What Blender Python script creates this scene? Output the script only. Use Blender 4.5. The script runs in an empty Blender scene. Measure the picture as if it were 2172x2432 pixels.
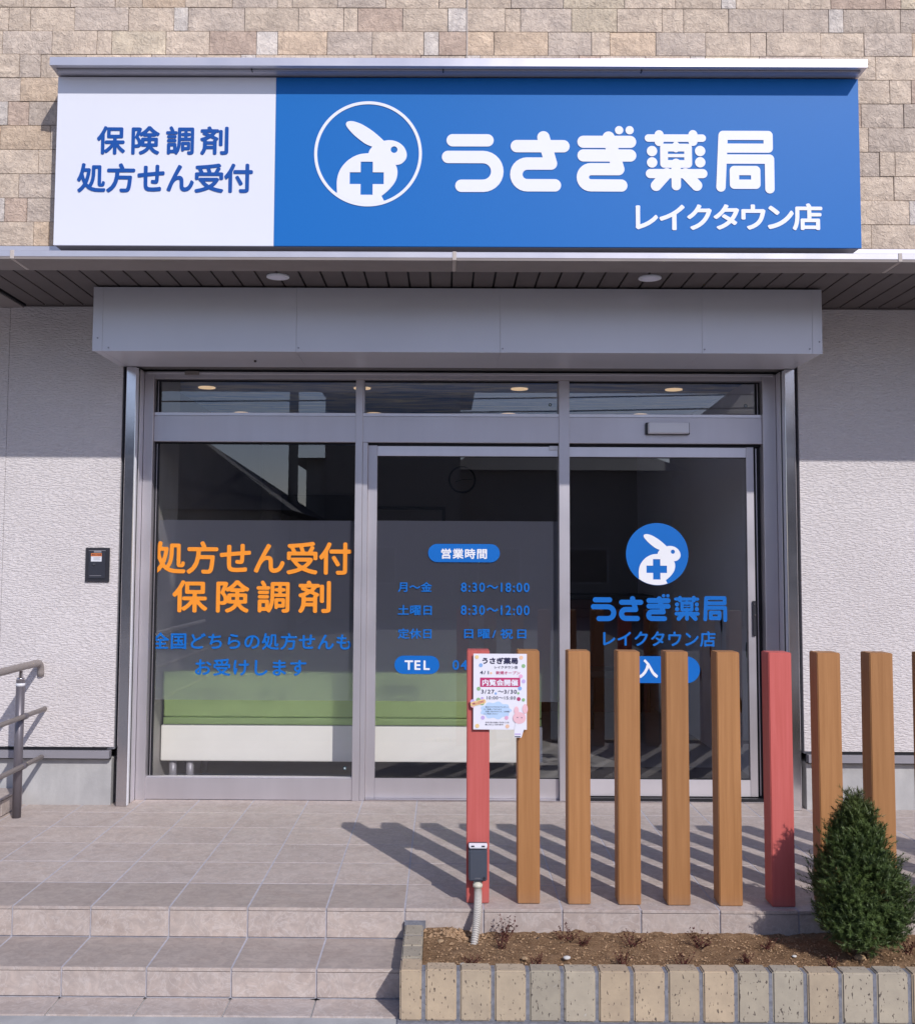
import bpy, bmesh, math, random
import numpy as np
from mathutils import Matrix, Vector, noise
random.seed(7)
SC = bpy.context.scene
COL = SC.collection

# ------------------------------------------------------------------ camera
cam_d = bpy.data.cameras.new('camera')
cam = bpy.data.objects.new('camera', cam_d)
COL.objects.link(cam)
yaw, pitch, roll = 0.0052, 0.0668, -0.0052
Rz = Matrix.Rotation(yaw, 3, 'Z'); Rx = Matrix.Rotation(pitch, 3, 'X'); Ry = Matrix.Rotation(roll, 3, 'Y')
R = Rz @ Rx @ Ry
right, fwd, up = R.col[0], R.col[1], R.col[2]
m = Matrix((right, up, -fwd)).transposed().to_4x4()
m.translation = Vector((0.1443, -5.9191, 1.3273))
cam.matrix_world = m
cam_d.sensor_fit = 'AUTO'; cam_d.sensor_width = 36.0
cam_d.lens = 2500.4 / 2432 * 36.0
cam_d.shift_x = 43.2 / 2432
cam_d.shift_y = -52.2 / 2432
cam_d.clip_start = 0.05; cam_d.clip_end = 3000
SC.camera = cam

# ------------------------------------------------------------------ light
SUN = Vector((0.605, -1.168, 0.975)).normalized()
w = bpy.data.worlds.new('World'); SC.world = w; w.use_nodes = True
nt = w.node_tree; nt.nodes.clear()
sky = nt.nodes.new('ShaderNodeTexSky'); sky.sky_type = 'NISHITA'; sky.sun_disc = False
sky.sun_elevation = math.asin(SUN.z); sky.sun_rotation = math.atan2(SUN.x, SUN.y)
sky.air_density = 1.0; sky.dust_density = .35; sky.ozone_density = 1.5
bg = nt.nodes.new('ShaderNodeBackground'); bg.inputs[1].default_value = 0.14
wo = nt.nodes.new('ShaderNodeOutputWorld')
tn = nt.nodes.new('ShaderNodeMix'); tn.data_type = 'RGBA'; tn.blend_type = 'MULTIPLY'; tn.inputs[0].default_value = 1.0; tn.inputs[7].default_value = (1.09, .965, 1.04, 1)
nt.links.new(sky.outputs[0], tn.inputs[6]); nt.links.new(tn.outputs[2], bg.inputs[0]); nt.links.new(bg.outputs[0], wo.inputs[0])
sd = bpy.data.lights.new('sun', 'SUN'); sd.energy = 3.25; sd.angle = math.radians(0.55); sd.color = (1.0, 0.955, 0.92)
so = bpy.data.objects.new('sun', sd); COL.objects.link(so)
so.rotation_euler = SUN.to_track_quat('Z', 'Y').to_euler(); so.location = SUN * 30
SC.view_settings.view_transform = 'Standard'; SC.view_settings.look = 'None'
SC.view_settings.gamma = 1.0; SC.view_settings.exposure = 0.0; SC.view_settings.use_curve_mapping = False
SC.cycles.max_bounces = 10; SC.cycles.transparent_max_bounces = 24

# ------------------------------------------------------------------ materials
MATS = {}
class NB:
    def __init__(s, name):
        s.m = bpy.data.materials.new(name); s.m.use_nodes = True
        s.t = s.m.node_tree; s.t.nodes.clear()
        s.o = s.t.nodes.new('ShaderNodeOutputMaterial')
        s.b = s.t.nodes.new('ShaderNodeBsdfPrincipled'); s.t.links.new(s.b.outputs[0], s.o.inputs[0])
        MATS[name] = s.m
    def n(s, typ, **kw):
        nd = s.t.nodes.new(typ)
        for k, v in kw.items(): setattr(nd, k, v)
        return nd
    def l(s, a, b): s.t.links.new(a, b)
    def coord(s, scale=(1, 1, 1), kind='Object', rot=(0, 0, 0)):
        tc = s.n('ShaderNodeTexCoord'); mp = s.n('ShaderNodeMapping')
        mp.inputs['Scale'].default_value = scale; mp.inputs['Rotation'].default_value = rot
        s.l(tc.outputs[kind], mp.inputs[0]); return mp.outputs[0]
    def geo(s, scale=(1, 1, 1)):
        g = s.n('ShaderNodeNewGeometry'); mp = s.n('ShaderNodeMapping'); mp.inputs['Scale'].default_value = scale
        s.l(g.outputs['Position'], mp.inputs[0]); return mp.outputs[0]
    def noise(s, vec, scale, detail=4, rough=.55, dist=0.0):
        nd = s.n('ShaderNodeTexNoise'); nd.inputs['Scale'].default_value = scale; nd.inputs['Detail'].default_value = detail
        nd.inputs['Roughness'].default_value = rough; nd.inputs['Distortion'].default_value = dist
        s.l(vec, nd.inputs['Vector']); return nd.outputs['Fac']
    def ramp(s, fac, stops):
        r = s.n('ShaderNodeValToRGB'); e = r.color_ramp.elements
        while len(e) < len(stops): e.new(.5)
        for i, (p, c) in enumerate(stops):
            e[i].position = p; e[i].color = (c[0], c[1], c[2], 1) if not isinstance(c, (int, float)) else (c, c, c, 1)
        s.l(fac, r.inputs[0]); return r.outputs[0]
    def mix(s, fac, a, b, mode='MIX'):
        x = s.n('ShaderNodeMix', data_type='RGBA', blend_type=mode)
        for k, v in ((0, fac), (6, a), (7, b)):
            inp = x.inputs[k]
            if isinstance(v, bpy.types.NodeSocket): s.l(v, inp)
            elif isinstance(v, (int, float)): inp.default_value = v if k == 0 else (v, v, v, 1)
            else: inp.default_value = (v[0], v[1], v[2], 1)
        return x.outputs[2]
    def math(s, op, a, b=0.0):
        x = s.n('ShaderNodeMath', operation=op)
        for i, v in ((0, a), (1, b)):
            if isinstance(v, bpy.types.NodeSocket): s.l(v, x.inputs[i])
            else: x.inputs[i].default_value = v
        return x.outputs[0]
    def bump(s, h, strength=.3, dist=.01):
        b = s.n('ShaderNodeBump'); b.inputs['Strength'].default_value = strength; b.inputs['Distance'].default_value = dist
        s.l(h, b.inputs['Height'])
        s.l(b.outputs[0], s.b.inputs['Normal']); return b
    def set(s, color=None, rough=None, metal=None, spec=None):
        for k, v in (('Base Color', color), ('Roughness', rough), ('Metallic', metal), ('Specular IOR Level', spec)):
            if v is None: continue
            if isinstance(v, bpy.types.NodeSocket): s.l(v, s.b.inputs[k])
            else: s.b.inputs[k].default_value = (v[0], v[1], v[2], 1) if k == 'Base Color' else v
        return s

def plain(name, c, rough=.5, metal=0.0, spec=.5, var=.06, scale=6.0):
    b = NB(name); n = b.noise(b.geo(), scale, 5)
    col = b.mix(b.ramp(n, [(.3, 0.0), (.7, 1.0)]), [x * (1 - var) for x in c], [min(1, x * (1 + var)) for x in c])
    return b.set(col, rough, metal, spec).m

# split-face wall brick: colour comes from the object's own colour
b = NB('stone_brick')
oi = b.n('ShaderNodeObjectInfo')
add = b.n('ShaderNodeVectorMath', operation='ADD'); b.l(b.geo(), add.inputs[0])
sc_ = b.n('ShaderNodeVectorMath', operation='SCALE'); sc_.inputs[0].default_value = (37, 51, 23); b.l(oi.outputs['Random'], sc_.inputs['Scale']); b.l(sc_.outputs[0], add.inputs[1])
V = add.outputs[0]
n1 = b.noise(V, 9, 6, .6, .6); n2 = b.noise(V, 34, 6, .65, 1.2); n3 = b.noise(V, 160, 3, .6)
c1 = b.mix(b.ramp(n1, [(.3, 0.), (.72, 1.)]), (.80, .78, .77), (1.16, 1.13, 1.08))
c2 = b.mix(b.ramp(n2, [(.35, 0.), (.65, 1.)]), (.84, .82, .80), (1.1, 1.1, 1.08))
col = b.mix(1.0, oi.outputs['Color'], c1, 'MULTIPLY'); col = b.mix(1.0, col, c2, 'MULTIPLY')
h = b.math('ADD', b.math('MULTIPLY', n2, 1.0), b.math('MULTIPLY', n3, .25)); h = b.math('ADD', h, b.math('MULTIPLY', n1, .9))
b.set(col, .85, 0, .3); b.bump(h, .9, .016)

b = NB('siding')   # horizontally combed panel
V = b.geo((1, 1, 1))
nA = b.noise(b.geo((38, 1, 165)), 1, 2, .5, .2); nB = b.noise(b.geo((80, 1, 260)), 1, 3, .6, .3); nC = b.noise(V, 2.2, 4)
wv = b.math('ADD', b.math('MULTIPLY', b.ramp(nA, [(.36, 0.), (.56, 1.)]), .9), b.math('MULTIPLY', nB, .35))
col = b.mix(b.ramp(nC, [(.3, 0.), (.7, 1.)]), (.67, .625, .62), (.72, .675, .67))
col = b.mix(b.ramp(nB, [(.3, 0.), (.5, 1.)]), b.mix(1.0, col, (.93, .92, .93), 'MULTIPLY'), col)
b.set(col, .8, 0, .25); b.bump(wv, .65, .006)

b = NB('floor_tile')
oi = b.n('ShaderNodeObjectInfo'); add = b.n('ShaderNodeVectorMath', operation='ADD'); b.l(b.geo(), add.inputs[0])
sc_ = b.n('ShaderNodeVectorMath', operation='SCALE'); sc_.inputs[0].default_value = (17, 31, 13); b.l(oi.outputs['Random'], sc_.inputs['Scale']); b.l(sc_.outputs[0], add.inputs[1])
V = add.outputs[0]
n1 = b.noise(V, 5.5, 6, .62, 1.3); n2 = b.noise(V, 24, 6, .7, 1.0); n3 = b.noise(V, 260, 2, .5); n4 = b.noise(b.geo(), 1.1, 4, .6)
col = b.mix(b.ramp(n1, [(.32, 0.), (.68, 1.)]), (.445, .37, .33), (.52, .45, .41))
col = b.mix(b.ramp(n2, [(.38, 0.), (.64, 1.)]), b.mix(1.0, col, (.87, .87, .88), 'MULTIPLY'), b.mix(1.0, col, (1.09, 1.08, 1.07), 'MULTIPLY'))
vein = b.math('ABSOLUTE', b.math('SUBTRACT', b.noise(V, 11, 5, .6, 1.8), .5)); col = b.mix(b.ramp(vein, [(0.0, .6), (.03, 0.)]), col, (.60, .54, .51))
tint = b.mix(oi.outputs['Random'], (.96, .96, .97), (1.04, 1.035, 1.025)); col = b.mix(1.0, col, tint, 'MULTIPLY')
col = b.mix(b.ramp(n4, [(.42, 0.), (.66, .35)]), col, b.mix(1.0, col, (.82, .83, .85), 'MULTIPLY'))
b.set(col, b.ramp(n2, [(0, .5), (1, .72)]), 0, .35); b.bump(b.math('ADD', n2, b.math('MULTIPLY', n3, .5)), .22, .003)

b = NB('step_tile')
oi = b.n('ShaderNodeObjectInfo'); add = b.n('ShaderNodeVectorMath', operation='ADD'); b.l(b.geo(), add.inputs[0])
sc_ = b.n('ShaderNodeVectorMath', operation='SCALE'); sc_.inputs[0].default_value = (17, 31, 13); b.l(oi.outputs['Random'], sc_.inputs['Scale']); b.l(sc_.outputs[0], add.inputs[1])
V = add.outputs[0]
n1 = b.noise(V, 5.5, 6, .62, 1.3); n2 = b.noise(V, 24, 6, .7, 1.0); n3 = b.noise(V, 260, 2, .5); n4 = b.noise(b.geo(), 1.1, 4, .6)
col = b.mix(b.ramp(n1, [(.32, 0.), (.68, 1.)]), (.39, .325, .29), (.44, .378, .342))
col = b.mix(b.ramp(n2, [(.38, 0.), (.64, 1.)]), b.mix(1.0, col, (.87, .87, .88), 'MULTIPLY'), b.mix(1.0, col, (1.09, 1.08, 1.07), 'MULTIPLY'))
vein = b.math('ABSOLUTE', b.math('SUBTRACT', b.noise(V, 11, 5, .6, 1.8), .5)); col = b.mix(b.ramp(vein, [(0.0, .12), (.022, 0.)]), col, (.60, .54, .51))
tint = b.mix(oi.outputs['Random'], (.96, .96, .97), (1.04, 1.035, 1.025)); col = b.mix(1.0, col, tint, 'MULTIPLY')
col = b.mix(b.ramp(n4, [(.42, 0.), (.66, .35)]), col, b.mix(1.0, col, (.82, .83, .85), 'MULTIPLY'))
ln = b.noise(b.geo((1.5, 260, 1)), 1, 2, .5); col = b.mix(b.ramp(ln, [(.42, 0.), (.62, 1.)]), b.mix(1.0, col, (.93, .93, .93), 'MULTIPLY'), col)
b.set(col, .6, 0, .3); b.bump(ln, .25, .002)

plain('grout', (.47, .46, .51), .9, 0, .2, .15, 30)
b = NB('concrete'); n1 = b.noise(b.geo(), 3.2, 6, .62, .6); n2 = b.noise(b.geo(), 60, 4, .6); n3 = b.noise(b.geo((1, 1, .25)), 7, 5, .6)
col = b.mix(b.ramp(n1, [(.32, 0.), (.7, 1.)]), (.36, .355, .36), (.50, .495, .49)); col = b.mix(b.ramp(n3, [(.48, 0.), (.75, .5)]), col, (.30, .30, .30))
b.set(col, .85, 0, .25); b.bump(n2, .25, .004)
plain('mortar', (.20, .205, .235), .95, 0, .2, .25, 60)
b = NB('asphalt'); n1 = b.noise(b.geo(), 1.0, 5); n2 = b.noise(b.geo(), 220, 3, .7)
b.set(b.mix(n2, (.22, .215, .215), (.32, .315, .31)), .9, 0, .25); b.bump(n2, .5, .004)

b = NB('planter_brick')  # buff brick with dark drag marks
oi = b.n('ShaderNodeObjectInfo'); V = b.geo(); n1 = b.noise(V, 14, 5, .6); n2 = b.noise(V, 70, 4, .6)
pit = b.noise(b.geo((130, 130, 55)), 1, 2, .5); pit2 = b.noise(b.geo((60, 60, 190)), 1, 1, .4)
col = b.mix(1.0, oi.outputs['Color'], b.mix(b.ramp(n1, [(.3, 0.), (.7, 1.)]), (.88, .87, .87), (1.1, 1.09, 1.06)), 'MULTIPLY')
mask = b.ramp(pit, [(.645, 0.), (.685, .85)])
col = b.mix(mask, col, (.07, .055, .05))
ef = b.ramp(b.noise(V, 11, 3, .7, 2.0), [(.70, 0.), (.76, .5)]); col = b.mix(ef, col, (.62, .62, .62))
b.set(col, .85, 0, .25); b.bump(b.math('SUBTRACT', b.math('MULTIPLY', n2, .4), mask), .5, .003)

b = NB('soil'); V = b.geo(); n1 = b.noise(V, 18, 6, .7); n2 = b.noise(V, 120, 5, .7); n3 = b.noise(V, 5, 4)
col = b.mix(b.ramp(n1, [(.3, 0.), (.7, 1.)]), (.18, .105, .055), (.37, .235, .135)); col = b.mix(b.ramp(n2, [(.55, 0.), (.75, 1.)]), col, (.48, .33, .20))
b.set(col, .95, 0, .15); b.bump(b.math('ADD', n1, n2), 1.0, .012)

plain('soil_light', (.36, .235, .14), .95, 0, .15, .45, 80)
def wood(name, ca, cb_):
    b = NB(name); oi = b.n('ShaderNodeObjectInfo'); add = b.n('ShaderNodeVectorMath', operation='ADD'); b.l(b.geo((60, 60, 2.0)), add.inputs[0])
    s_ = b.n('ShaderNodeVectorMath', operation='SCALE'); s_.inputs[0].default_value = (90, 50, 70); b.l(oi.outputs['Random'], s_.inputs['Scale']); b.l(s_.outputs[0], add.inputs[1])
    n1 = b.noise(add.outputs[0], 1, 5, .6, .4); n2 = b.noise(add.outputs[0], 4, 4, .6)
    col = b.mix(b.ramp(n1, [(.3, 0.), (.7, 1.)]), ca, cb_)
    t = b.mix(oi.outputs['Random'], (.93, .93, .93), (1.06, 1.05, 1.04)); col = b.mix(1.0, col, t, 'MULTIPLY')
    gz = b.n('ShaderNodeSeparateXYZ'); b.l(b.geo(), gz.inputs[0])
    dirt = b.math('MULTIPLY', b.ramp(gz.outputs[2], [(0.0, .5), (.05, 0.)]), b.noise(b.geo(), 30, 3)); col = b.mix(dirt, col, (.16, .13, .11))
    b.set(col, .55, 0, .35); b.bump(n2, .12, .002); return b.m
wood('wood_post', (.355, .163, .060), (.45, .218, .086))
wood('red_post', (.52, .105, .09), (.60, .14, .125))

def metal(name, c, rough, met=.85, var=.06, streak=(1, 1, .1)):
    b = NB(name); n = b.noise(b.geo(tuple(x * 12 for x in streak)), 1, 4); n2 = b.noise(b.geo(), 3, 4)
    col = b.mix(n, [x * (1 - var) for x in c], [x * (1 + var) for x in c]); b.set(col, b.ramp(n2, [(.3, max(0, rough - .05)), (.7, rough + .06)]), met, .5); return b.m
metal('aluminium', (.60, .57, .60), .40, .72)
metal('aluminium_light', (.76, .735, .775), .36, .65)
metal('rail_grey', (.17, .155, .175), .38, .4)
metal('stainless', (.60, .58, .60), .16, .95)
metal('fascia_metal', (.62, .60, .64), .33, .55)
metal('coated_grey', (.30, .29, .32), .4, .2)
plain('shutter_box', (.66, .65, .69), .34, .25, .5, .03, 2)
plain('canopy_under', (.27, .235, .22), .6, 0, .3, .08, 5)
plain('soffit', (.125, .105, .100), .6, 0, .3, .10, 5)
plain('rail_tan', (.30, .265, .25), .5, .1, .4, .05)
plain('conduit_grey', (.62, .60, .55), .5, 0, .4, .04)
plain('mark_teal', (.03, .09, .10), .5)
plain('caulk', (.52, .46, .42), .8)
plain('black_rubber', (.012, .012, .016), .55, 0, .3, .1)
plain('black_plastic', (.03, .03, .038), .4, 0, .4, .1)
plain('black_door', (.035, .037, .05), .4, 0, .4, .06)
plain('dark_grey', (.065, .075, .10), .45, 0, .4, .06)
plain('white_plastic', (.74, .75, .80), .35, 0, .5, .03)
plain('pale_plastic', (.62, .60, .50), .5, 0, .4, .05)
plain('sign_white', (.74, .755, .83), .42, 0, .35, .015, 1.5)
plain('letter_white', (.80, .81, .88), .4, 0, .35, .01)
b = NB('sign_blue'); g = b.noise(b.geo(), 350, 2); b.set(b.mix(g, (.0, .128, .44), (.001, .148, .50)), .50, 0, .32)
plain('letter_blue', (.004, .075, .34), .45, 0, .35, .03)
plain('film_blue', (.004, .14, .52), .45, 0, .3, .03)
plain('film_orange', (.88, .30, .028), .5, 0, .3, .02)
plain('film_white', (.82, .83, .88), .5, 0, .3, .01)
plain('paper', (.80, .79, .87), .6, 0, .2, .01)
plain('ink_navy', (.02, .02, .07), .6); plain('ink_magenta', (.50, .03, .15), .6)
for nm, c in (('dot_orange', (.85, .55, .38)), ('dot_blue', (.25, .42, .75)), ('dot_green', (.28, .48, .24)), ('dot_pink', (.78, .42, .62)), ('dot_purple', (.55, .42, .75)), ('dot_yellow', (.85, .62, .30)), ('cloud_blue', (.50, .66, .88)), ('rabbit_pink', (.85, .52, .58)), ('dot_berry', (.45, .05, .16))): plain(nm, c, .6)
plain('warning_orange', (.62, .18, .05), .5)
plain('sofa_green', (.45, .62, .24), .5, 0, .35, .05, 4)
plain('sofa_cream', (.88, .86, .80), .5, 0, .35, .03, 4)
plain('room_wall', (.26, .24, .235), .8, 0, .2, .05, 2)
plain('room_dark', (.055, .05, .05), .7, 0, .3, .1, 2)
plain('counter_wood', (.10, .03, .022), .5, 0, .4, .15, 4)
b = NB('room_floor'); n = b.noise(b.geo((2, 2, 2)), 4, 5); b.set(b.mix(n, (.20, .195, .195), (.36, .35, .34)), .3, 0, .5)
b = NB('room_ceiling'); n = b.noise(b.geo((1.2, 4.0, 1)), 2.2, 6, .6, .8)
b.set(b.mix(b.ramp(n, [(.42, 0.), (.68, 1.)]), (.26, .38, .70), (.88, .87, .88)), .9)
b = NB('downlight_lit'); b.b.inputs['Emission Color'].default_value = (1, .70, .42, 1); b.b.inputs['Emission Strength'].default_value = .7; b.set((.5, .45, .4), .5)
plain('render_dark', (.16, .15, .15), .85); plain('render_pale', (.34, .32, .30), .85); plain('roof_tile', (.06, .06, .07), .7); plain('pole_concrete', (.22, .22, .21), .85)
plain('twig', (.105, .035, .030), .8, 0, .2, .35, 40); plain('bark', (.13, .09, .065), .9, 0, .2, .2, 60)
plain('pebble', (.60, .59, .56), .7); plain('pebble_tan', (.38, .26, .15), .8); plain('pebble_dark', (.03, .028, .03), .6)

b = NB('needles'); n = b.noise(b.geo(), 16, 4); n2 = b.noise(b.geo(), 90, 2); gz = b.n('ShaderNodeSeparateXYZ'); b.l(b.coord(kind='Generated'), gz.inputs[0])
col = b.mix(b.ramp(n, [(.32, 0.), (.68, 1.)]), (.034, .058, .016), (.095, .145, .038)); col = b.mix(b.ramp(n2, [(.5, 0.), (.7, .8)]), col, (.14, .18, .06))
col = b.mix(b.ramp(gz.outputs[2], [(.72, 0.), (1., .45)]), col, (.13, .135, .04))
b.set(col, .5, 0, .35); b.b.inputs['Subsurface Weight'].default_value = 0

def glass_mat(name, tint, boost):
    m = bpy.data.materials.new(name); m.use_nodes = True; t = m.node_tree; t.nodes.clear(); MATS[name] = m
    o = t.nodes.new('ShaderNodeOutputMaterial'); mx = t.nodes.new('ShaderNodeMixShader')
    tr = t.nodes.new('ShaderNodeBsdfTransparent'); tr.inputs[0].default_value = (*tint, 1)
    gl = t.nodes.new('ShaderNodeBsdfGlossy'); gl.inputs['Roughness'].default_value = 0.0; gl.inputs[0].default_value = (.92, .95, 1, 1)
    lw = t.nodes.new('ShaderNodeLayerWeight'); lw.inputs[0].default_value = .5
    pw_ = t.nodes.new('ShaderNodeMath'); pw_.operation = 'POWER'; pw_.inputs[1].default_value = 5.0
    mu = t.nodes.new('ShaderNodeMath'); mu.operation = 'MULTIPLY_ADD'; mu.use_clamp = True; mu.inputs[1].default_value = .8; mu.inputs[2].default_value = boost
    t.links.new(lw.outputs['Facing'], pw_.inputs[0]); t.links.new(pw_.outputs[0], mu.inputs[0]); t.links.new(mu.outputs[0], mx.inputs[0]); t.links.new(tr.outputs[0], mx.inputs[1]); t.links.new(gl.outputs[0], mx.inputs[2]); t.links.new(mx.outputs[0], o.inputs[0])
glass_mat('glass', (.94, .94, .94), .11)
m = bpy.data.materials.new('frosted_film'); m.use_nodes = True; t = m.node_tree; t.nodes.clear(); MATS['frosted_film'] = m
o = t.nodes.new('ShaderNodeOutputMaterial'); tr = t.nodes.new('ShaderNodeBsdfTransparent'); tr.inputs[0].default_value = (.85, .85, .88, 1)
rf = t.nodes.new('ShaderNodeBsdfRefraction'); rf.inputs['IOR'].default_value = 1.12; rf.inputs['Roughness'].default_value = .35; rf.inputs[0].default_value = (.9, .9, .93, 1)
df = t.nodes.new('ShaderNodeBsdfDiffuse'); df.inputs[0].default_value = (.66, .69, .92, 1)
tl = t.nodes.new('ShaderNodeBsdfTranslucent'); tl.inputs[0].default_value = (.84, .87, .92, 1)
m1 = t.nodes.new('ShaderNodeMixShader'); m1.inputs[0].default_value = .72; m2 = t.nodes.new('ShaderNodeMixShader'); m2.inputs[0].default_value = .085
m3 = t.nodes.new('ShaderNodeMixShader'); m3.inputs[0].default_value = .22; t.links.new(tl.outputs[0], m3.inputs[2])
t.links.new(tr.outputs[0], m1.inputs[1]); t.links.new(rf.outputs[0], m1.inputs[2]); t.links.new(m1.outputs[0], m3.inputs[1]); t.links.new(m3.outputs[0], m2.inputs[1]); t.links.new(df.outputs[0], m2.inputs[2]); t.links.new(m2.outputs[0], o.inputs[0])

# ------------------------------------------------------------------ helpers
def link(name, me, mat, parent=None):
    o = bpy.data.objects.new(name, me); COL.objects.link(o)
    if mat:
        me.materials.clear(); me.materials.append(MATS[mat] if isinstance(mat, str) else mat)
    if parent: o.parent = parent
    return o
def tag(o, label=None, cat=None, group=None, kind=None):
    if label: o['label'] = label
    if cat: o['category'] = cat
    if group: o['group'] = group
    if kind: o['kind'] = kind
    return o
def empty(name, label=None, cat=None, group=None, parent=None, loc=(0, 0, 0)):
    o = bpy.data.objects.new(name, None); COL.objects.link(o); o.location = loc; o.empty_display_size = .1
    if parent: o.parent = parent
    return tag(o, label, cat, group)
def bbox(bm, x0, x1, y0, y1, z0, z1):
    vs = [bm.verts.new(p) for p in ((x0, y0, z0), (x1, y0, z0), (x1, y1, z0), (x0, y1, z0), (x0, y0, z1), (x1, y0, z1), (x1, y1, z1), (x0, y1, z1))]
    for f in ((0, 3, 2, 1), (4, 5, 6, 7), (0, 1, 5, 4), (1, 2, 6, 5), (2, 3, 7, 6), (3, 0, 4, 7)): bm.faces.new([vs[i] for i in f])
    return vs
def mesh(bm, name, smooth=False):
    me = bpy.data.meshes.new(name); bm.normal_update(); bm.to_mesh(me); bm.free()
    if smooth:
        for p in me.polygons: p.use_smooth = True
    return me
def box(name, mat, x, y, z, parent=None, bev=0.0, seg=1):
    bm = bmesh.new(); bbox(bm, x[0], x[1], y[0], y[1], z[0], z[1])
    if bev: bmesh.ops.bevel(bm, geom=bm.edges[:], offset=bev, segments=seg, affect='EDGES', profile=.6)
    return link(name, mesh(bm, name), mat, parent)
def boxes(name, mat, lst, parent=None, bev=0.0):
    bm = bmesh.new()
    for a in lst:
        b2 = bmesh.new(); bbox(b2, *a)
        if bev: bmesh.ops.bevel(b2, geom=b2.edges[:], offset=bev, segments=1, affect='EDGES')
        tmp = bpy.data.meshes.new('t'); b2.to_mesh(tmp); b2.free(); bm.from_mesh(tmp); bpy.data.meshes.remove(tmp)
    return link(name, mesh(bm, name), mat, parent)
def tube_bm(bm, pts, r, seg=12, caps=True):
    """round tube along points; r may be a list"""
    rs = r if isinstance(r, (list, tuple)) else [r] * len(pts)
    rings = []; P = [Vector(p) for p in pts]; prev = None
    for i, p in enumerate(P):
        d = (P[min(i + 1, len(P) - 1)] - P[max(i - 1, 0)]).normalized()
        a = (prev - d * prev.dot(d)) if prev else d.orthogonal()
        a = a.normalized(); prev = a; c = d.cross(a)
        rings.append([bm.verts.new(p + (a * math.cos(k * 2 * math.pi / seg) + c * math.sin(k * 2 * math.pi / seg)) * rs[i]) for k in range(seg)])
    for i in range(len(rings) - 1):
        for k in range(seg): bm.faces.new((rings[i][k], rings[i][(k + 1) % seg], rings[i + 1][(k + 1) % seg], rings[i + 1][k]))
    if caps: bm.faces.new(rings[0][::-1]); bm.faces.new(rings[-1])
def tube(name, mat, pts, r, parent=None, seg=12):
    bm = bmesh.new(); tube_bm(bm, pts, r, seg); return link(name, mesh(bm, name, True), mat, parent)
def disc(name, mat, c, r, y0, y1, parent=None, seg=48, axis='Y'):
    bm = bmesh.new(); ring = []
    for yy in (y0, y1):
        ring.append([bm.verts.new((c[0] + r * math.cos(k * 2 * math.pi / seg), yy, c[1] + r * math.sin(k * 2 * math.pi / seg)) if axis == 'Y' else (c[0] + r * math.cos(k * 2 * math.pi / seg), c[1] + r * math.sin(k * 2 * math.pi / seg), yy)) for k in range(seg)])
    bm.faces.new(ring[0]); bm.faces.new(ring[1][::-1])
    for k in range(seg): bm.faces.new((ring[0][(k + 1) % seg], ring[0][k], ring[1][k], ring[1][(k + 1) % seg]))
    bmesh.ops.recalc_face_normals(bm, faces=bm.faces[:])
    return link(name, mesh(bm, name), mat, parent)

# ---- flat shapes from outlines: loops in the X-Z plane (holes by even-odd), thickness towards +Y from y
def shape(name, mat, loops, y, th, parent=None):
    cu = bpy.data.curves.new(name, 'CURVE'); cu.dimensions = '2D'; cu.fill_mode = 'BOTH'; cu.extrude = th / 2
    for lp in loops:
        if len(lp) < 3: continue
        sp = cu.splines.new('POLY'); sp.points.add(len(lp) - 1); sp.use_cyclic_u = True
        co = np.zeros((len(lp), 4)); co[:, :2] = lp; co[:, 3] = 1; sp.points.foreach_set('co', co.ravel())
    o = bpy.data.objects.new('tmp', cu); COL.objects.link(o)
    me = bpy.data.meshes.new_from_object(o.evaluated_get(bpy.context.evaluated_depsgraph_get()))
    bpy.data.objects.remove(o); bpy.data.curves.remove(cu)
    me.transform(Matrix(((1, 0, 0, 0), (0, 0, -1, y + th / 2), (0, 1, 0, 0), (0, 0, 0, 1)))); me.name = name
    return link(name, me, mat, parent)

def seg_dist(px, py, S):
    """distance from points to the nearest of segments S (n,4)"""
    out = np.full(px.shape, 1e9)
    for i in range(0, len(S), 64):
        s = S[i:i + 64]; ax, ay, bx, by = s.T
        dx, dy = bx - ax, by - ay; L = np.maximum(dx * dx + dy * dy, 1e-12)
        u = np.clip(((px[:, None] - ax) * dx + (py[:, None] - ay) * dy) / L, 0, 1)
        d = (px[:, None] - ax - u * dx) ** 2 + (py[:, None] - ay - u * dy) ** 2
        out = np.minimum(out, d.min(1))
    return np.sqrt(out)
def inside(px, py, S):
    cnt = np.zeros(px.shape, int)
    for i in range(0, len(S), 64):
        ax, ay, bx, by = S[i:i + 64].T
        c = (ay > py[:, None]) != (by > py[:, None])
        with np.errstate(divide='ignore', invalid='ignore'):
            xi = ax + (py[:, None] - ay) * (bx - ax) / (by - ay)
        cnt += (c & (px[:, None] < xi)).sum(1)
    return cnt % 2 == 1
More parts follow.
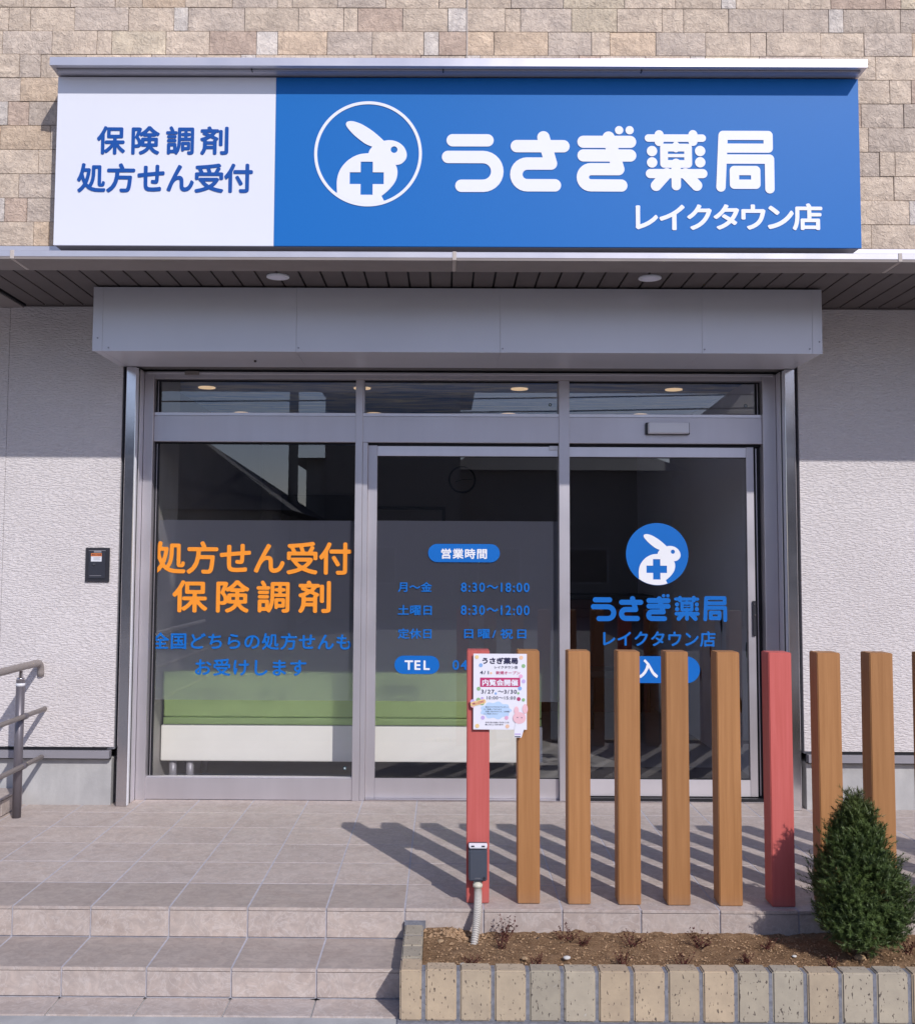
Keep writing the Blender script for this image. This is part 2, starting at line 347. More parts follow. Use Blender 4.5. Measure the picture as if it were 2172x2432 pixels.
def contour(V, x0, y0, h):
    """closed loops of V=0 (negative inside)"""
    ny, nx = V.shape; neg = V < 0
    code = neg[:-1, :-1] * 1 + neg[:-1, 1:] * 2 + neg[1:, 1:] * 4 + neg[1:, :-1] * 8
    T = {1: [(3, 0)], 2: [(0, 1)], 3: [(3, 1)], 4: [(1, 2)], 5: [(3, 0), (1, 2)], 6: [(0, 2)], 7: [(3, 2)], 8: [(2, 3)], 9: [(2, 0)], 10: [(0, 1), (2, 3)], 11: [(2, 1)], 12: [(1, 3)], 13: [(1, 0)], 14: [(0, 3)]}
    nxt = {}; pos = {}
    def edge(j, i, e):
        if e == 0: k, a, b_ = ('h', j, i), (j, i), (j, i + 1)
        elif e == 2: k, a, b_ = ('h', j + 1, i), (j + 1, i), (j + 1, i + 1)
        elif e == 3: k, a, b_ = ('v', j, i), (j, i), (j + 1, i)
        else: k, a, b_ = ('v', j, i + 1), (j, i + 1), (j + 1, i + 1)
        if k not in pos:
            va, vb = V[a], V[b_]; u = va / (va - vb)
            pos[k] = (x0 + (a[1] + u * (b_[1] - a[1])) * h, y0 + (a[0] + u * (b_[0] - a[0])) * h)
        return k
    for j, i in zip(*np.nonzero((code > 0) & (code < 15))):
        for a, b_ in T[int(code[j, i])]: nxt[edge(j, i, a)] = edge(j, i, b_)
    loops = []
    while nxt:
        s = next(iter(nxt)); lp = []; k = s
        while k in nxt:
            lp.append(pos[k]); k = nxt.pop(k)
        loops.append(np.array(lp))
    return loops
def simplify(lp, tol):
    if len(lp) < 8: return lp
    keep = []; n = len(lp); i = 0
    while i < n:
        keep.append(i); j = i + 2
        while j <= n:
            a = lp[i]; b_ = lp[j % n]; d = b_ - a; L = math.hypot(*d)
            mid = lp[i + 1:j]
            if L < 1e-9 or np.abs((mid[:, 0] - a[0]) * d[1] - (mid[:, 1] - a[1]) * d[0]).max() / L > tol: break
            j += 1
        i = j - 1
    return lp[keep]
def loops_to_seg(loops): return np.concatenate([np.hstack([l, np.roll(l, -1, 0)]) for l in loops])

GL = {}
def raw_glyph(ch):
    cu = bpy.data.curves.new('g', 'FONT'); cu.body = ch; cu.size = 1; cu.resolution_u = 4
    o = bpy.data.objects.new('g', cu); COL.objects.link(o)
    me = bpy.data.meshes.new_from_object(o.evaluated_get(bpy.context.evaluated_depsgraph_get()))
    bpy.data.objects.remove(o); bpy.data.curves.remove(cu)
    co = np.array([v.co[:2] for v in me.vertices]); bm = bmesh.new(); bm.from_mesh(me); bm.edges.ensure_lookup_table()
    S = [(*co[e.verts[0].index], *co[e.verts[1].index]) for e in bm.edges if len(e.link_faces) == 1]; bm.free(); bpy.data.meshes.remove(me)
    return np.array(S)
def glyph(ch, e, r, res=100):
    """outline of a character with round stroke ends: eroded by e, then swelled by r"""
    key = (ch, e, r)
    if key in GL: return GL[key]
    S = raw_glyph(ch); h = 1 / res; x0, y0 = S[:, ::2].min() - .08, S[:, 1::2].min() - .08; x1, y1 = S[:, ::2].max() + .08, S[:, 1::2].max() + .08
    nx, ny = int((x1 - x0) / h) + 2, int((y1 - y0) / h) + 2
    X, Y = np.meshgrid(x0 + np.arange(nx) * h, y0 + np.arange(ny) * h); px, py = X.ravel(), Y.ravel()
    sd_ = seg_dist(px, py, S); sd_[inside(px, py, S)] *= -1
    A = contour((sd_ + e).reshape(ny, nx), x0, y0, h) if e > 0 else None
    if A:
        SA = loops_to_seg(A); d = seg_dist(px, py, SA); d[sd_ < -e] *= -1
    else: d = sd_
    L = [simplify(l, .0018) for l in contour((d - r).reshape(ny, nx), x0, y0, h)]
    GL[key] = L; return L
ADV = {':': .30, '/': .45, ' ': .35, '!': .3, '1': .56}
def adv(c): return ADV.get(c, .60 if ord(c) < 128 else 1.0)
def line_loops(text, x0, x1, z0, z1, e=.012, r=.034, track=0.0, rot=0.0):
    """a line of text fitted to a box"""
    out = []; x = 0
    for c in text:
        if c not in ' 　': out += [l + np.array([x, 0]) for l in glyph(c, e, r)]
        x += adv(c) + track
    A = np.concatenate(out); mn, mx = A.min(0), A.max(0); s = np.array([x1 - x0, z1 - z0]) / (mx - mn)
    return [(l - mn) * s + np.array([x0, z0]) for l in out]
def lettering(name, text, mat, bx, y, th, parent, e=.012, r=.034, track=0.0):
    return shape(name, mat, line_loops(text, bx[0], bx[1], bx[2], bx[3], e, r, track), y, th, parent)
def stroke_loops(strokes, h=3.0):
    """strokes: (points, radius) with round caps -> one clean outline"""
    P = np.concatenate([np.array(p, float) for p, _ in strokes]); R_ = max(r for _, r in strokes) + 3 * h
    x0, y0 = P.min(0) - R_; x1, y1 = P.max(0) + R_; nx, ny = int((x1 - x0) / h) + 2, int((y1 - y0) / h) + 2
    X, Y = np.meshgrid(x0 + np.arange(nx) * h, y0 + np.arange(ny) * h); px, py = X.ravel(), Y.ravel(); D = np.full(px.shape, 1e9)
    for p, r in strokes:
        p = np.array(p, float); S = np.hstack([p[:-1], p[1:]]) if len(p) > 1 else np.hstack([p, p]); D = np.minimum(D, seg_dist(px, py, S) - r)
    return [simplify(l, .5) for l in contour(D.reshape(ny, nx), x0, y0, h)]
def arc(cx, cy, r, a0, a1, n=14): return [(cx + r * math.cos(math.radians(a0 + (a1 - a0) * i / n)), cy + r * math.sin(math.radians(a0 + (a1 - a0) * i / n))) for i in range(n + 1)]
def pill_loops(x0, x1, z0, z1):
    r = (z1 - z0) / 2; zc = (z0 + z1) / 2
    return [np.array(arc(x1 - r, zc, r, -90, 90) + arc(x0 + r, zc, r, 90, 270))]
# the five characters of the shop name as round strokes, in a drawing of their own (y down)
u_ = [([(143, 219), (485, 219)], 61), ([(98, 384), (440, 384)] + arc(440, 526, 142, -90, 90) + [(230, 668)], 61)]
sa = [([(773, 275), (1231, 275)], 61), ([(1035, 187), (1108, 447), (880, 447)] + arc(875, 554, 107, 270, 90) + [(1146, 661)], 61)]
gi = [([(1428, 230), (1886, 230)], 60), ([(1428, 365), (1886, 365)], 60), ([(1675, 187), (1769, 500), (1500, 500)] + arc(1500, 580, 80, 270, 90) + [(1797, 661)], 60), ([(1779, 114)], 41), ([(1882, 114)], 41)]
D_ = 1654.4
yaku = [([(412, 191), (940, 191)], 37), ([(517, 157), (517, 226)], 44), ([(849, 155), (849, 224)], 44), ([(681, 258), (681, 300)], 32),
        ([(564, 285), (800, 285), (800, 446), (564, 446), (564, 285)], 38), ([(564, 364), (800, 364)], 16), ([(446, 320)], 51), ([(446, 432)], 51), ([(918, 318)], 51), ([(918, 429)], 51),
        ([(428, 542), (942, 541)], 45), ([(681, 440), (681, 660)], 46), ([(590, 540), (484, 660)], 53), ([(772, 540), (882, 658)], 53)]
kyoku = [([(1145, 162), (1587, 162), (1587, 288), (1145, 288)], 45), ([(1145, 165), (1118, 672)], 46), ([(1140, 396), (1597, 396), (1597, 688)], 46), ([(1251, 509), (1460, 509), (1460, 644), (1251, 644), (1251, 509)], 46)]
sh = lambda st: [([(x + D_, y) for x, y in p], r) for p, r in st]
NAME = [stroke_loops(s) for s in (u_, sa, gi, sh(yaku), sh(kyoku))]
def name_fit(bx):
    A = np.concatenate([l for g in NAME for l in g]); mn, mx = A.min(0), A.max(0); s = np.array([bx[1] - bx[0], bx[3] - bx[2]]) / (mx - mn)
    return [[np.stack([bx[0] + (l[:, 0] - mn[0]) * s[0], bx[3] - (l[:, 1] - mn[1]) * s[1]], 1) for l in g] for g in NAME]
# rabbit emblem drawing, centred at (925,695), circle radius 600
def catmull(pts, n=5):
    P = [pts[0]] + list(pts) + [pts[-1]]; out = []
    for i in range(1, len(P) - 2):
        p0, p1, p2, p3 = [np.array(p, float) for p in P[i - 1:i + 3]]
        for k in range(n):
            t = k / n; out.append(.5 * ((2 * p1) + (-p0 + p2) * t + (2 * p0 - 5 * p1 + 4 * p2 - p3) * t * t + (-p0 + 3 * p1 - 3 * p2 + p3) * t ** 3))
    return out
rab = catmull([(972, 615), (900, 585), (830, 535), (760, 475), (710, 420), (680, 378), (675, 350), (690, 330), (725, 322), (780, 330), (860, 362), (960, 425), (1040, 490), (1102, 548)])
rab += catmull([(1102, 548), (1150, 540), (1210, 545), (1270, 568), (1320, 610), (1350, 665), (1358, 715), (1345, 760), (1310, 800), (1270, 819), (1235, 822)])
rab += catmull([(1235, 822), (1252, 870), (1255, 925), (1243, 985), (1215, 1040), (1170, 1097), (1120, 1145), (1073, 1182)]) + [np.array((1108., 1232.))]
rab += [np.array(p) for p in arc(925, 695, 572, 71, 127, 16)]
rab += catmull([(583, 1130), (580, 1080), (580, 1010), (592, 940), (615, 880), (655, 820), (710, 765), (780, 722), (850, 698), (930, 690)]) + catmull([(930, 690), (942, 655), (972, 615)])
RAB = (np.array(rab) - np.array([925, 695])) * np.array([1, -1])
EYE = (np.array(arc(1216, 648, 38, 0, 345, 23)) - np.array([925, 695])) * np.array([1, -1])
CROSS = (np.array([(845, 787), (980, 787), (980, 908), (1103, 908), (1103, 1043), (980, 1043), (980, 1165), (845, 1165), (845, 1043), (723, 1043), (723, 908), (845, 908)], float) - np.array([925, 695])) * np.array([1, -1])
def rabbit_loops(cx, cz, s): return [l * s + np.array([cx, cz]) for l in (RAB, EYE, CROSS)]

# ================================================================== SETTING: ground, terrace, steps
gr = box('ground', 'asphalt', (-60, 60), (-60, -2.6), (-1.2, -.225)); tag(gr, kind='structure')
kg = box('concrete_strip', 'concrete', (-30, 30), (-2.6, -2.1), (-1.2, -.2195)); tag(kg, kind='structure')
gb = box('ground_behind', 'asphalt', (-60, 60), (-2.1, 40), (-1.3, -.8)); gb.name = 'ground'; tag(gb, kind='structure')
T = .3; J = .006
ter = box('terrace', 'grout', (-3.9, 4.2), (-1.797, .12), (-.5, -.0012)); tag(ter, kind='structure')
def tile(x0, x1, y0, y1, zt, parent, name='floor_tile', th=.008, bev=.0012, mt='floor_tile'):
    bm = bmesh.new(); bbox(bm, x0, x1, y0, y1, zt - th, zt)
    bmesh.ops.bevel(bm, geom=[e for e in bm.edges if all(v.co.z > zt - 1e-5 for v in e.verts)], offset=bev, segments=1, affect='EDGES')
    return link(name, mesh(bm, name), mt, parent)
base_tiles = {}
def tile_copy(key, make, loc):
    if key not in base_tiles:
        o = make(); o.location = loc; base_tiles[key] = o; return o
    o = base_tiles[key].copy(); COL.objects.link(o); o.location = loc; return o
X0 = -3.9
for iy in range(6):
    for ix in range(27):
        x = X0 + ix * T; y = -1.8 + iy * T
        tile_copy('te' if iy == 0 and ix < 13 else 't', lambda: tile(J / 2, T - J / 2, J / 2, T - J / 2, 0, ter, mt='step_tile' if iy == 0 and ix < 13 else 'floor_tile'), (x, y, random.uniform(-.0004, .0004)))
# nosing lip with three fine anti-slip lines along every step edge
def nosing(zt, y, parent):
    for ix in range(27):
        x = X0 + ix * T
        def mk():
            bm = bmesh.new(); bbox(bm, J / 2, T - J / 2, -.004, .003, -.011, 0.0012)
            bmesh.ops.bevel(bm, geom=bm.edges[:], offset=.0015, segments=2, affect='EDGES')
            return link('nosing', mesh(bm, 'nosing'), 'floor_tile', parent)
        o = tile_copy('n' + parent.name, mk, (x, y, zt))
def riser(z0, z1, y, xs, parent, key):
    for x in xs:
        def mk():
            bm = bmesh.new(); bbox(bm, J / 2, T - J / 2, 0, .006, .004, z1 - z0 - .013)
            bmesh.ops.bevel(bm, geom=bm.edges[:], offset=.001, segments=1, affect='EDGES')
            return link('riser_tile', mesh(bm, 'riser_tile'), 'floor_tile', parent)
        tile_copy(key, mk, (x, y, z0))
nosing(0, -1.8, ter)
riser(-.113, 0, -1.803, [X0 + i * T for i in range(27)], ter, 'r1')
st = box('entrance_steps', 'grout', (-3.9, -.004), (-2.097, -1.8), (-.5, -.1142)); tag(st, kind='structure')
for ix in range(13):
    tile_copy('t2', lambda: tile(J / 2, T - J / 2, J / 2, T - .002, 0, st, mt='step_tile'), (X0 + ix * T, -2.1, -.113))
for ix in range(13):
    def mk():
        bm = bmesh.new(); bbox(bm, J / 2, T - J / 2, -.004, .003, -.011, .0012)
        bmesh.ops.bevel(bm, geom=bm.edges[:], offset=.0015, segments=2, affect='EDGES'); return link('nosing', mesh(bm, 'nosing'), 'floor_tile', st)
    tile_copy('n2', mk, (X0 + ix * T, -2.1, -.113))
riser(-.215, -.113, -2.103, [X0 + i * T for i in range(13)], st, 'r2')
for ix in range(13):
    tile_copy('t3', lambda: tile(J / 2, T - J / 2, J / 2, .145, 0, st), (X0 + ix * T, -2.25, -.2145))
# brown leaf scraps caught in the lowest joints
for i, (x, sx) in enumerate(((-1.2, .010), (-.9, .010), (-.6, .010), (-.3, .030))):
    bm = bmesh.new(); vs = []
    for k in range(9):
        a = k / 9 * 2 * math.pi; rr = (1 + .5 * math.sin(k * 2.3 + i)) * .5
        vs.append(bm.verts.new((x + sx * rr * math.cos(a), -2.112 + .012 * rr * math.sin(a), -.2125)))
    bm.faces.new(vs); bmesh.ops.solidify(bm, geom=bm.faces[:], thickness=.002)
    o = link('leaf_scrap', mesh(bm, 'leaf_scrap'), 'bark'); tag(o, ['small brown leaf scrap at the lowest step, furthest left joint', 'small brown leaf scrap at the lowest step, second joint from the left', 'small brown leaf scrap at the lowest step, third joint from the left', 'largest brown leaf scrap at the lowest step nearest the planter'][i], 'leaf', 'leaf scraps in the step joints')

# ================================================================== BUILDING
B = empty('pharmacy_building', 'two-storey pharmacy with stone brick upper wall, pale siding and glazed entrance', 'building', loc=(0, 0, 0))
YW = -.16
# --- brick upper wall
bw = box('brick_wall', 'mortar', (-3.8, 4.4), (YW + .014, .15), (3.03, 4.87), B)
COLS = dict(b=(.69, .585, .49), g=(.625, .54, .475), t=(.68, .545, .425), p=(.61, .485, .41), l=(.72, .67, .635), y=(.69, .60, .48))
rowz = [4.58, 4.446, 4.308, 4.171, 4.034, 3.897, 3.759, 3.62, 3.48, 3.342, 3.205, 3.068]
def lx(px, row): return -2.394 + px * .001437 + (.0045 * row if row > 1 else 0)
def rx(px): return .169 + px * .001437
JL = {0: [97, 283, 458, 565, 735, 920, 1098, 1157, 1335, 1525, 1735], 1: [40, 125, 300, 513, 692, 748, 970, 1182, 1360, 1415, 1592, 1770], 2: [12, 208, 385, 443, 656, 827, 1012, 1096, 1290, 1467, 1670, 1728], 3: [163, 340], 4: [83, 270], 5: [33, 115, 300], 6: [3, 200, 260], 7: [153, 330], 8: [75, 290], 9: [20, 107, 280], 10: [193, 250]}
JR = {0: [58, 235, 440, 680, 880, 1060, 1118, 1325, 1490, 1705], 1: [62, 212, 272, 472, 650, 827, 912, 1088, 1302, 1480, 1538, 1762], 2: [62, 168, 380, 550, 622, 802, 997, 1173, 1235, 1447, 1617, 1805], 3: [1450, 1660], 4: [1500, 1713], 5: [1540, 1600, 1765], 6: [1410, 1625, 1812], 7: [1460, 1667], 8: [1520, 1720], 9: [1560, 1777], 10: [1420, 1628]}
CL = {0: 'bbgbtbgbbgb', 1: 'bbbgblgbbbpb', 2: 'bgbbybpltgbl', 3: 'gb', 4: 'gtb', 5: 'lpgg', 6: 'tt', 7: 'bbb', 8: 'bgg', 9: 'lpgb', 10: 'ttb'}
br_id = 0
def brick(x0, x1, z0, z1, c, name='brick'):
    global br_id
    bm = bmesh.new(); g = .0018; nx, nz = max(2, int((x1 - x0) / .035)), 4; yy = YW + random.uniform(-.003, .003)
    G = []
    for j in range(nz + 1):
        row = []
        for i in range(nx + 1):
            x = x0 + g + (x1 - x0 - 2 * g) * i / nx; z = z0 + g + (z1 - z0 - 2 * g) * j / nz
            ed = i in (0, nx) or j in (0, nz)
            d = .004 if ed else noise.noise(Vector((x * 14, z * 14, br_id * 3.1))) * .006
            row.append(bm.verts.new((x, yy + d, z)))
        G.append(row)
    for j in range(nz):
        for i in range(nx): bm.faces.new((G[j][i], G[j][i + 1], G[j + 1][i + 1], G[j + 1][i]))
    be = [e for e in bm.edges if len(e.link_faces) == 1]
    r = bmesh.ops.extrude_edge_only(bm, edges=be)
    for v in r['geom']:
        if isinstance(v, bmesh.types.BMVert): v.co.y = YW + .02
    bmesh.ops.recalc_face_normals(bm, faces=bm.faces[:])
    me = mesh(bm, name)
    o = link(name, me, 'stone_brick', bw); k = COLS[c]; v = random.uniform(.92, 1.08)
    o.color = (k[0] * v, k[1] * v, k[2] * v, 1); br_id += 1
    return o
for row in range(-2, 11):
    zt = 4.58 - .137 * 0 if False else None
    z1 = rowz[row] if row >= 0 else 4.58 - row * .137 + 0.0
    z0 = rowz[row + 1] if row >= 0 else z1 - .137
    js = []
    if row >= 0:
        js = [(lx(p, row), 'L') for p in JL[row]] + [(rx(p), 'R') for p in JR[row]]
        xs = sorted(p for p, _ in js)
    else: xs = [0]
    pat = [.255, .25, .085, .305, .25, .12]; k = random.randrange(6)
    while xs[0] > -3.6: xs.insert(0, xs[0] - pat[k % 6]); k += 1
    while xs[-1] < 4.2: xs.append(xs[-1] + pat[k % 6]); k += 1
    if row < 4:
        i = 0
        while i < len(xs) - 1:
            if xs[i + 1] - xs[i] > .45: xs.insert(i + 1, xs[i] + pat[k % 6]); k += 1
            i += 1
    for a, b_ in zip(xs[:-1], xs[1:]):
        if b_ - a < .03: continue
        if row >= 4 and a > -1.62 and b_ < 2.02: continue
        if row < 0 and (b_ - a) < .02: continue
        c = random.choice('bbbbggggtpy' if b_ - a > .15 else 'lgbpl')
        idx = []
        if row in CL and b_ < 0.3:
            idx = [i for i, p in enumerate(JL[row]) if abs(lx(p, row) - b_) < .002]
            if idx and idx[0] < len(CL[row]): c = CL[row][idx[0]]
        if b_ > .3 and row in (1, 2):
            idx = [i for i, p in enumerate(JR[row]) if abs(rx(p) - b_) < .002]
            if idx: c = {1: 'bbbgybbbgglg', 2: 'bttgbtgbbbbg'}[row][idx[0]]
        if row >= 3 and a < -1.62 and not idx: c = 'b'
        if row >= 4 and a < -1.62 and b_ > -1.62: b_ = min(b_, -1.45)
        if row >= 3 and a > 1.5 and False: pass
        if row >= 3 and b_ - a > .45: 
            if a < 0: b_ = a + .3
            else: a = b_ - .3
        brick(a, b_, z0, z1, c)
# caulked expansion joint and wall base flashing
box('expansion_joint', 'caulk', (.256, .262), (YW - .005, YW + .012), (3.98, 4.86), B)
box('base_flashing', 'fascia_metal', (-3.8, 4.4), (YW - .012, YW + .013), (3.0, 3.062), B)
# --- siding, plinth, sill flashing
def siding(x0, x1, nm):
    s = box('siding_wall', 'mortar', (x0, x1), (YW + .012, .1), (.3, 2.80), B)
    zs = [.312, .80, 1.255, 1.71, 2.165, 2.62, 2.79]
    for a, b_ in zip(zs[:-1], zs[1:]):
        xs = [x0, -2.27, x1] if x0 < -2.27 < x1 else [x0, x1]
        for u, v in zip(xs[:-1], xs[1:]): box('siding_panel', 'siding', (u + .0012, v - .0012), (YW, YW + .0125), (a + .0002, b_ - .0002), s)
siding(-3.8, -1.635, 0); siding(2.085, 4.4, 0)
for x0, x1, xe in ((-3.8, -1.64, -1.675), (2.10, 4.4, 4.4)):
    box('foundation', 'concrete', (x0 if x0 > 0 else x0, x1 - (.012 if x0 < 0 else 0)), (YW + .02, .1), (-.3, .248), B, .002)
    box('sill_flashing', 'coated_grey', (x0, x1 - .012 if x0 < 0 else x1), (YW - .024, YW + .02), (.254, .296), B, .0015)
    box('vent_gap', 'black_rubber', (x0 if x0 < 0 else x0 + .04, xe), (YW - .004, YW + .01), (.2975, .3115), B)
    box('drip_gap', 'black_rubber', (x0, x1 - .012 if x0 < 0 else x1), (YW - .010, YW + .018), (.2485, .2535), B)
# --- building mass behind
box('rear_wall', 'render_pale', (-3.8, 4.4), (7.0, 7.15), (-.3, 4.87), B)
box('side_wall', 'siding', (-3.95, -3.8), (-.16, 7.15), (-.3, 4.87), B)
box('side_wall', 'siding', (4.4, 4.55), (-.16, 7.15), (-.3, 4.87), B)
box('roof', 'roof_tile', (-3.95, 4.55), (-.16, 7.15), (4.875, 5.0), B)
box('lintel', 'render_dark', (-1.63, 2.08), (-.14, .1), (2.40, 3.02), B)
# --- canopy
cn = box('canopy', 'fascia_metal', (-4.3, 4.9), (-1.15, -1.118), (2.718, 2.747), B, .002)
bm = bmesh.new()
pr = [(-1.117, 2.7525), (-1.117, 2.756), (YW - .002, 2.985), (YW - .002, 2.765)]
a = [bm.verts.new((-4.3, y, z)) for y, z in pr]; c = [bm.verts.new((4.9, y, z)) for y, z in pr]
bm.faces.new(a); bm.faces.new(c[::-1])
for i in range(4): bm.faces.new((a[i], c[i], c[(i + 1) % 4], a[(i + 1) % 4]))
bmesh.ops.recalc_face_normals(bm, faces=bm.faces[:]); link('canopy_roof', mesh(bm, 'canopy_roof'), 'coated_grey', B)
xj = [-3.90, -1.857, .1835, 2.231, 4.28]
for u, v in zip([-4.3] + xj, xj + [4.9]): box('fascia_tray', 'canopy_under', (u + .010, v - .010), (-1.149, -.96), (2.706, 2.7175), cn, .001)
for x in xj:
    box('joint_cover', 'caulk', (x - .0095, x + .0095), (-1.153, -.962), (2.7065, 2.7485), cn, .002)
xs = -2.18; ks = [-2.18 + .107 * i for i in range(0, 66)]
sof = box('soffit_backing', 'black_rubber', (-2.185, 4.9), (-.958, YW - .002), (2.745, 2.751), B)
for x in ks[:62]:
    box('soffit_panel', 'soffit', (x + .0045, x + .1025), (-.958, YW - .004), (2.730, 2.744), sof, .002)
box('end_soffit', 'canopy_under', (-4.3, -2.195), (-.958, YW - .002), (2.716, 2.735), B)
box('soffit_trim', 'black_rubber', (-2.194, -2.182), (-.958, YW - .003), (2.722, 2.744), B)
box('wall_trim', 'soffit', (-2.18, 4.4), (YW - .016, YW - .003), (2.722, 2.7295), B)
for x in (-.686, 1.152):
    o = disc('downlight', 'white_plastic', (x, -.79), .056, 2.722, 2.7285, B, 40, 'Z')
    disc('diffuser', 'paper', (x, -.79), .040, 2.720, 2.7215, o, 32, 'Z')
# --- roller shutter box
sb = box('shutter_box', 'shutter_box', (-1.655, 2.062), (-.588, YW - .001), (2.392, 2.7215), B)
for u, v in zip((-1.662, -1.611, -.618, .424, 1.453, 2.015), (-1.611, -.618, .424, 1.453, 2.015, 2.066)):
    box('fascia_panel', 'shutter_box', (u + .0003, v - .0003), (-.60, -.588), (2.388, 2.7205), sb, .0008)
for u, v in zip((-1.655, -1.611, -.618, .424, 1.453, 2.015), (-1.611, -.618, .424, 1.453, 2.015, 2.060)):
    box('under_panel', 'shutter_box', (u + .0007, v - .0007), (-.5875, YW - .003), (2.3885, 2.3918), sb)
for x, z in ((-1.635, 2.455), (-1.578, 2.405), (-.606, 2.408), (.436, 2.408), (1.465, 2.408), (2.0, 2.413), (2.05, 2.45)):
    disc('screw', 'coated_grey', (x, z), .0042, -.603, -.600, sb, 12)
disc('bolt', 'black_plastic', (-.87, -.36), .007, 2.379, 2.3884, sb, 12, 'Z')
# --- shutter guide rails (stainless)
for sx, xa, xb in ((1, -1.612, -1.556), (-1, 2.062, 2.006)):
    lo, hi = min(xa, xb), max(xa, xb)
    g = box('guide_rail', 'stainless', (lo, hi), (-.178, -.120), (0.001, 2.386), B, .003)
    box('back_channel', 'aluminium_light', (lo, hi), (-.094, -.022), (.001, 2.386), g, .0015)
    box('slot', 'black_rubber', (lo + .004, hi - .004), (-.1195, -.0945), (.001, 2.386), g)
    box('edge_strip', 'white_plastic', (min(xb, xb + sx * .003), max(xb, xb + sx * .003)), (-.165, -.142), (.004, 2.38), g)
# --- entrance frame
F = empty('entrance_frame', parent=B)
A_ = 'aluminium'
box('jamb', A_, (-1.556, -1.502), (-.02, .09), (.0, 2.386), F, .002)
box('jamb', A_, (1.932, 2.006), (-.02, .09), (.0, 2.386), F, .002)
box('header', A_, (-1.502, 1.932), (-.015, .09), (2.348, 2.386), F, .0015)
box('header_trim', 'aluminium_light', (-1.54, 1.99), (-.03, -.0205), (2.372, 2.3855), F, .001)
box('transom_beam', A_, (-1.502, 1.932), (0.0, .09), (1.992, 2.140), F, .0015)
box('transom_sill', 'aluminium_light', (-1.502, 1.932), (.004, .09), (2.1405, 2.159), F, .0015)
box('mullion', A_, (-.361, -.320), (-.008, .095), (.0, 2.347), F, .0015)
box('mullion', A_, (-.319, -.291), (-.003, .095), (.0, 1.991), F, .0015)
box('mullion', A_, (-.319, -.3135), (-.003, .095), (2.1595, 2.347), F)
box('mullion', A_, (.787, .846), (-.008, .095), (.0, 2.347), F, .0015)
box('base_panel', A_, (-1.5205, -.3615), (-.004, .08), (.002, .118), F, .002)
box('glazing_bead', 'aluminium_light', (-1.5015, -.3615), (.006, .03), (.1185, .1245), F, .001)
for x0, x1, z0, z1 in ((-1.5015, -1.476, .125, 1.991), (-1.5015, -1.476, 2.1595, 2.347), (1.904, 1.931, 2.1595, 2.347)): box('gasket', 'black_rubber', (x0, x1), (.036, .04), (z0, z1), F)
for x0, x1, z in ((-1.5015, -.3615, 2.341), (-.313, .7865, 2.341), (.8465, 1.9315, 2.341), (-1.5015, -.3615, 1.985)): box('gasket', 'black_rubber', (x0, x1), (.03, .035), (z - .003, z + .006), F)
for x in (-1.489, 1.917): box('gasket_strip', 'aluminium', (x - .0012, x + .0012), (.028, .034), (2.16, 2.34), F)
box('gasket_strip', 'aluminium', (-1.4902, -1.4878), (.028, .034), (.125, 1.98), F)
box('track_cover', 'black_rubber', (-.29, 1.931), (.03, .088), (1.979, 1.9915), F)
box('threshold', 'stainless', (-.29, 1.93), (-.012, .09), (.0005, .009), F, .002)
box('threshold_groove', 'black_rubber', (.85, 1.93), (.0, .028), (.0095, .022), F)
box('pocket_back', 'black_rubber', (1.893, 1.931), (.05, .088), (.01, 1.978), F)
box('pocket_strip', 'aluminium', (1.906, 1.911), (.044, .05), (.03, 1.97), F)
box('cover_clip', 'white_plastic', (.735, .785), (.018, .029), (1.955, 1.978), F, .001)
box('latch', 'canopy_under', (-1.325, -1.245), (-.040, -.0305), (2.366, 2.3875), F, .001)
# window and door leaves
def pane(x0, x1, z0, z1, y, parent): return box('pane', 'glass', (x0, x1), (y, y + .0), (z0, z1), parent)
def quad(name, mat, x0, x1, z0, z1, y, parent):
    bm = bmesh.new(); bm.faces.new([bm.verts.new(p) for p in ((x0, y, z0), (x1, y, z0), (x1, y, z1), (x0, y, z1))]); return link(name, mesh(bm, name), mat, parent)
W1 = empty('fixed_window', parent=B)
quad('pane', 'glass', -1.5015, -.3615, .125, 1.991, .045, W1)
quad('film', 'frosted_film', -1.476, -.3615, .540, 1.549, .049, W1)
for a, c in ((-1.5015, -.3615), (-.313, .7865), (.8465, 1.9315)):
    tw = empty('transom_window', parent=B); quad('pane', 'glass', a, c, 2.1595, 2.347, .045, tw)
def leaf(name, x0, x1, y, sl, sr, film):
    d = empty(name, parent=B)
    if sl: box('stile', A_, (x0, x0 + sl), (y, y + .035), (.009, 1.978), d, .0015)
    if sr: box('stile', A_, (x1 - sr, x1), (y, y + .035), (.026, 1.978), d, .0015)
    a, c = x0 + sl + .0005, x1 - sr - .0005
    box('top_rail', 'aluminium_light', (a, c), (y + .001, y + .034), (1.918, 1.975), d, .0015)
    box('bottom_rail', 'aluminium_light' if not film else A_, (a, c), (y + .001, y + .034), (.026 if not film else .009, .118), d, .0015)
    for z in (.1185, 1.914): box('glazing_bead', 'black_rubber', (a, c), (y + .004, y + .012), (z, z + .0035), d)
    quad('pane', 'glass', a, c, .1185, 1.9175, y + .016, d)
    if film: quad('film', 'frosted_film', a, c, .540, 1.551, y + .02, d)
    return d
D1 = leaf('fixed_leaf', -.2905, .786, .028, .052, 0, True)
D2 = leaf('sliding_door', .8465, 1.892, .034, 0, .042, False)
h_ = box('handle', 'black_plastic', (1.872, 1.891), (.020, .034), (.915, 1.110), D2, .003)
disc('lock', 'stainless', (1.884, 1.03), .005, .017, .020, D2, 16)
disc('keyhole', 'stainless', (1.881, 1.092), .004, .017, .020, D2, 12)
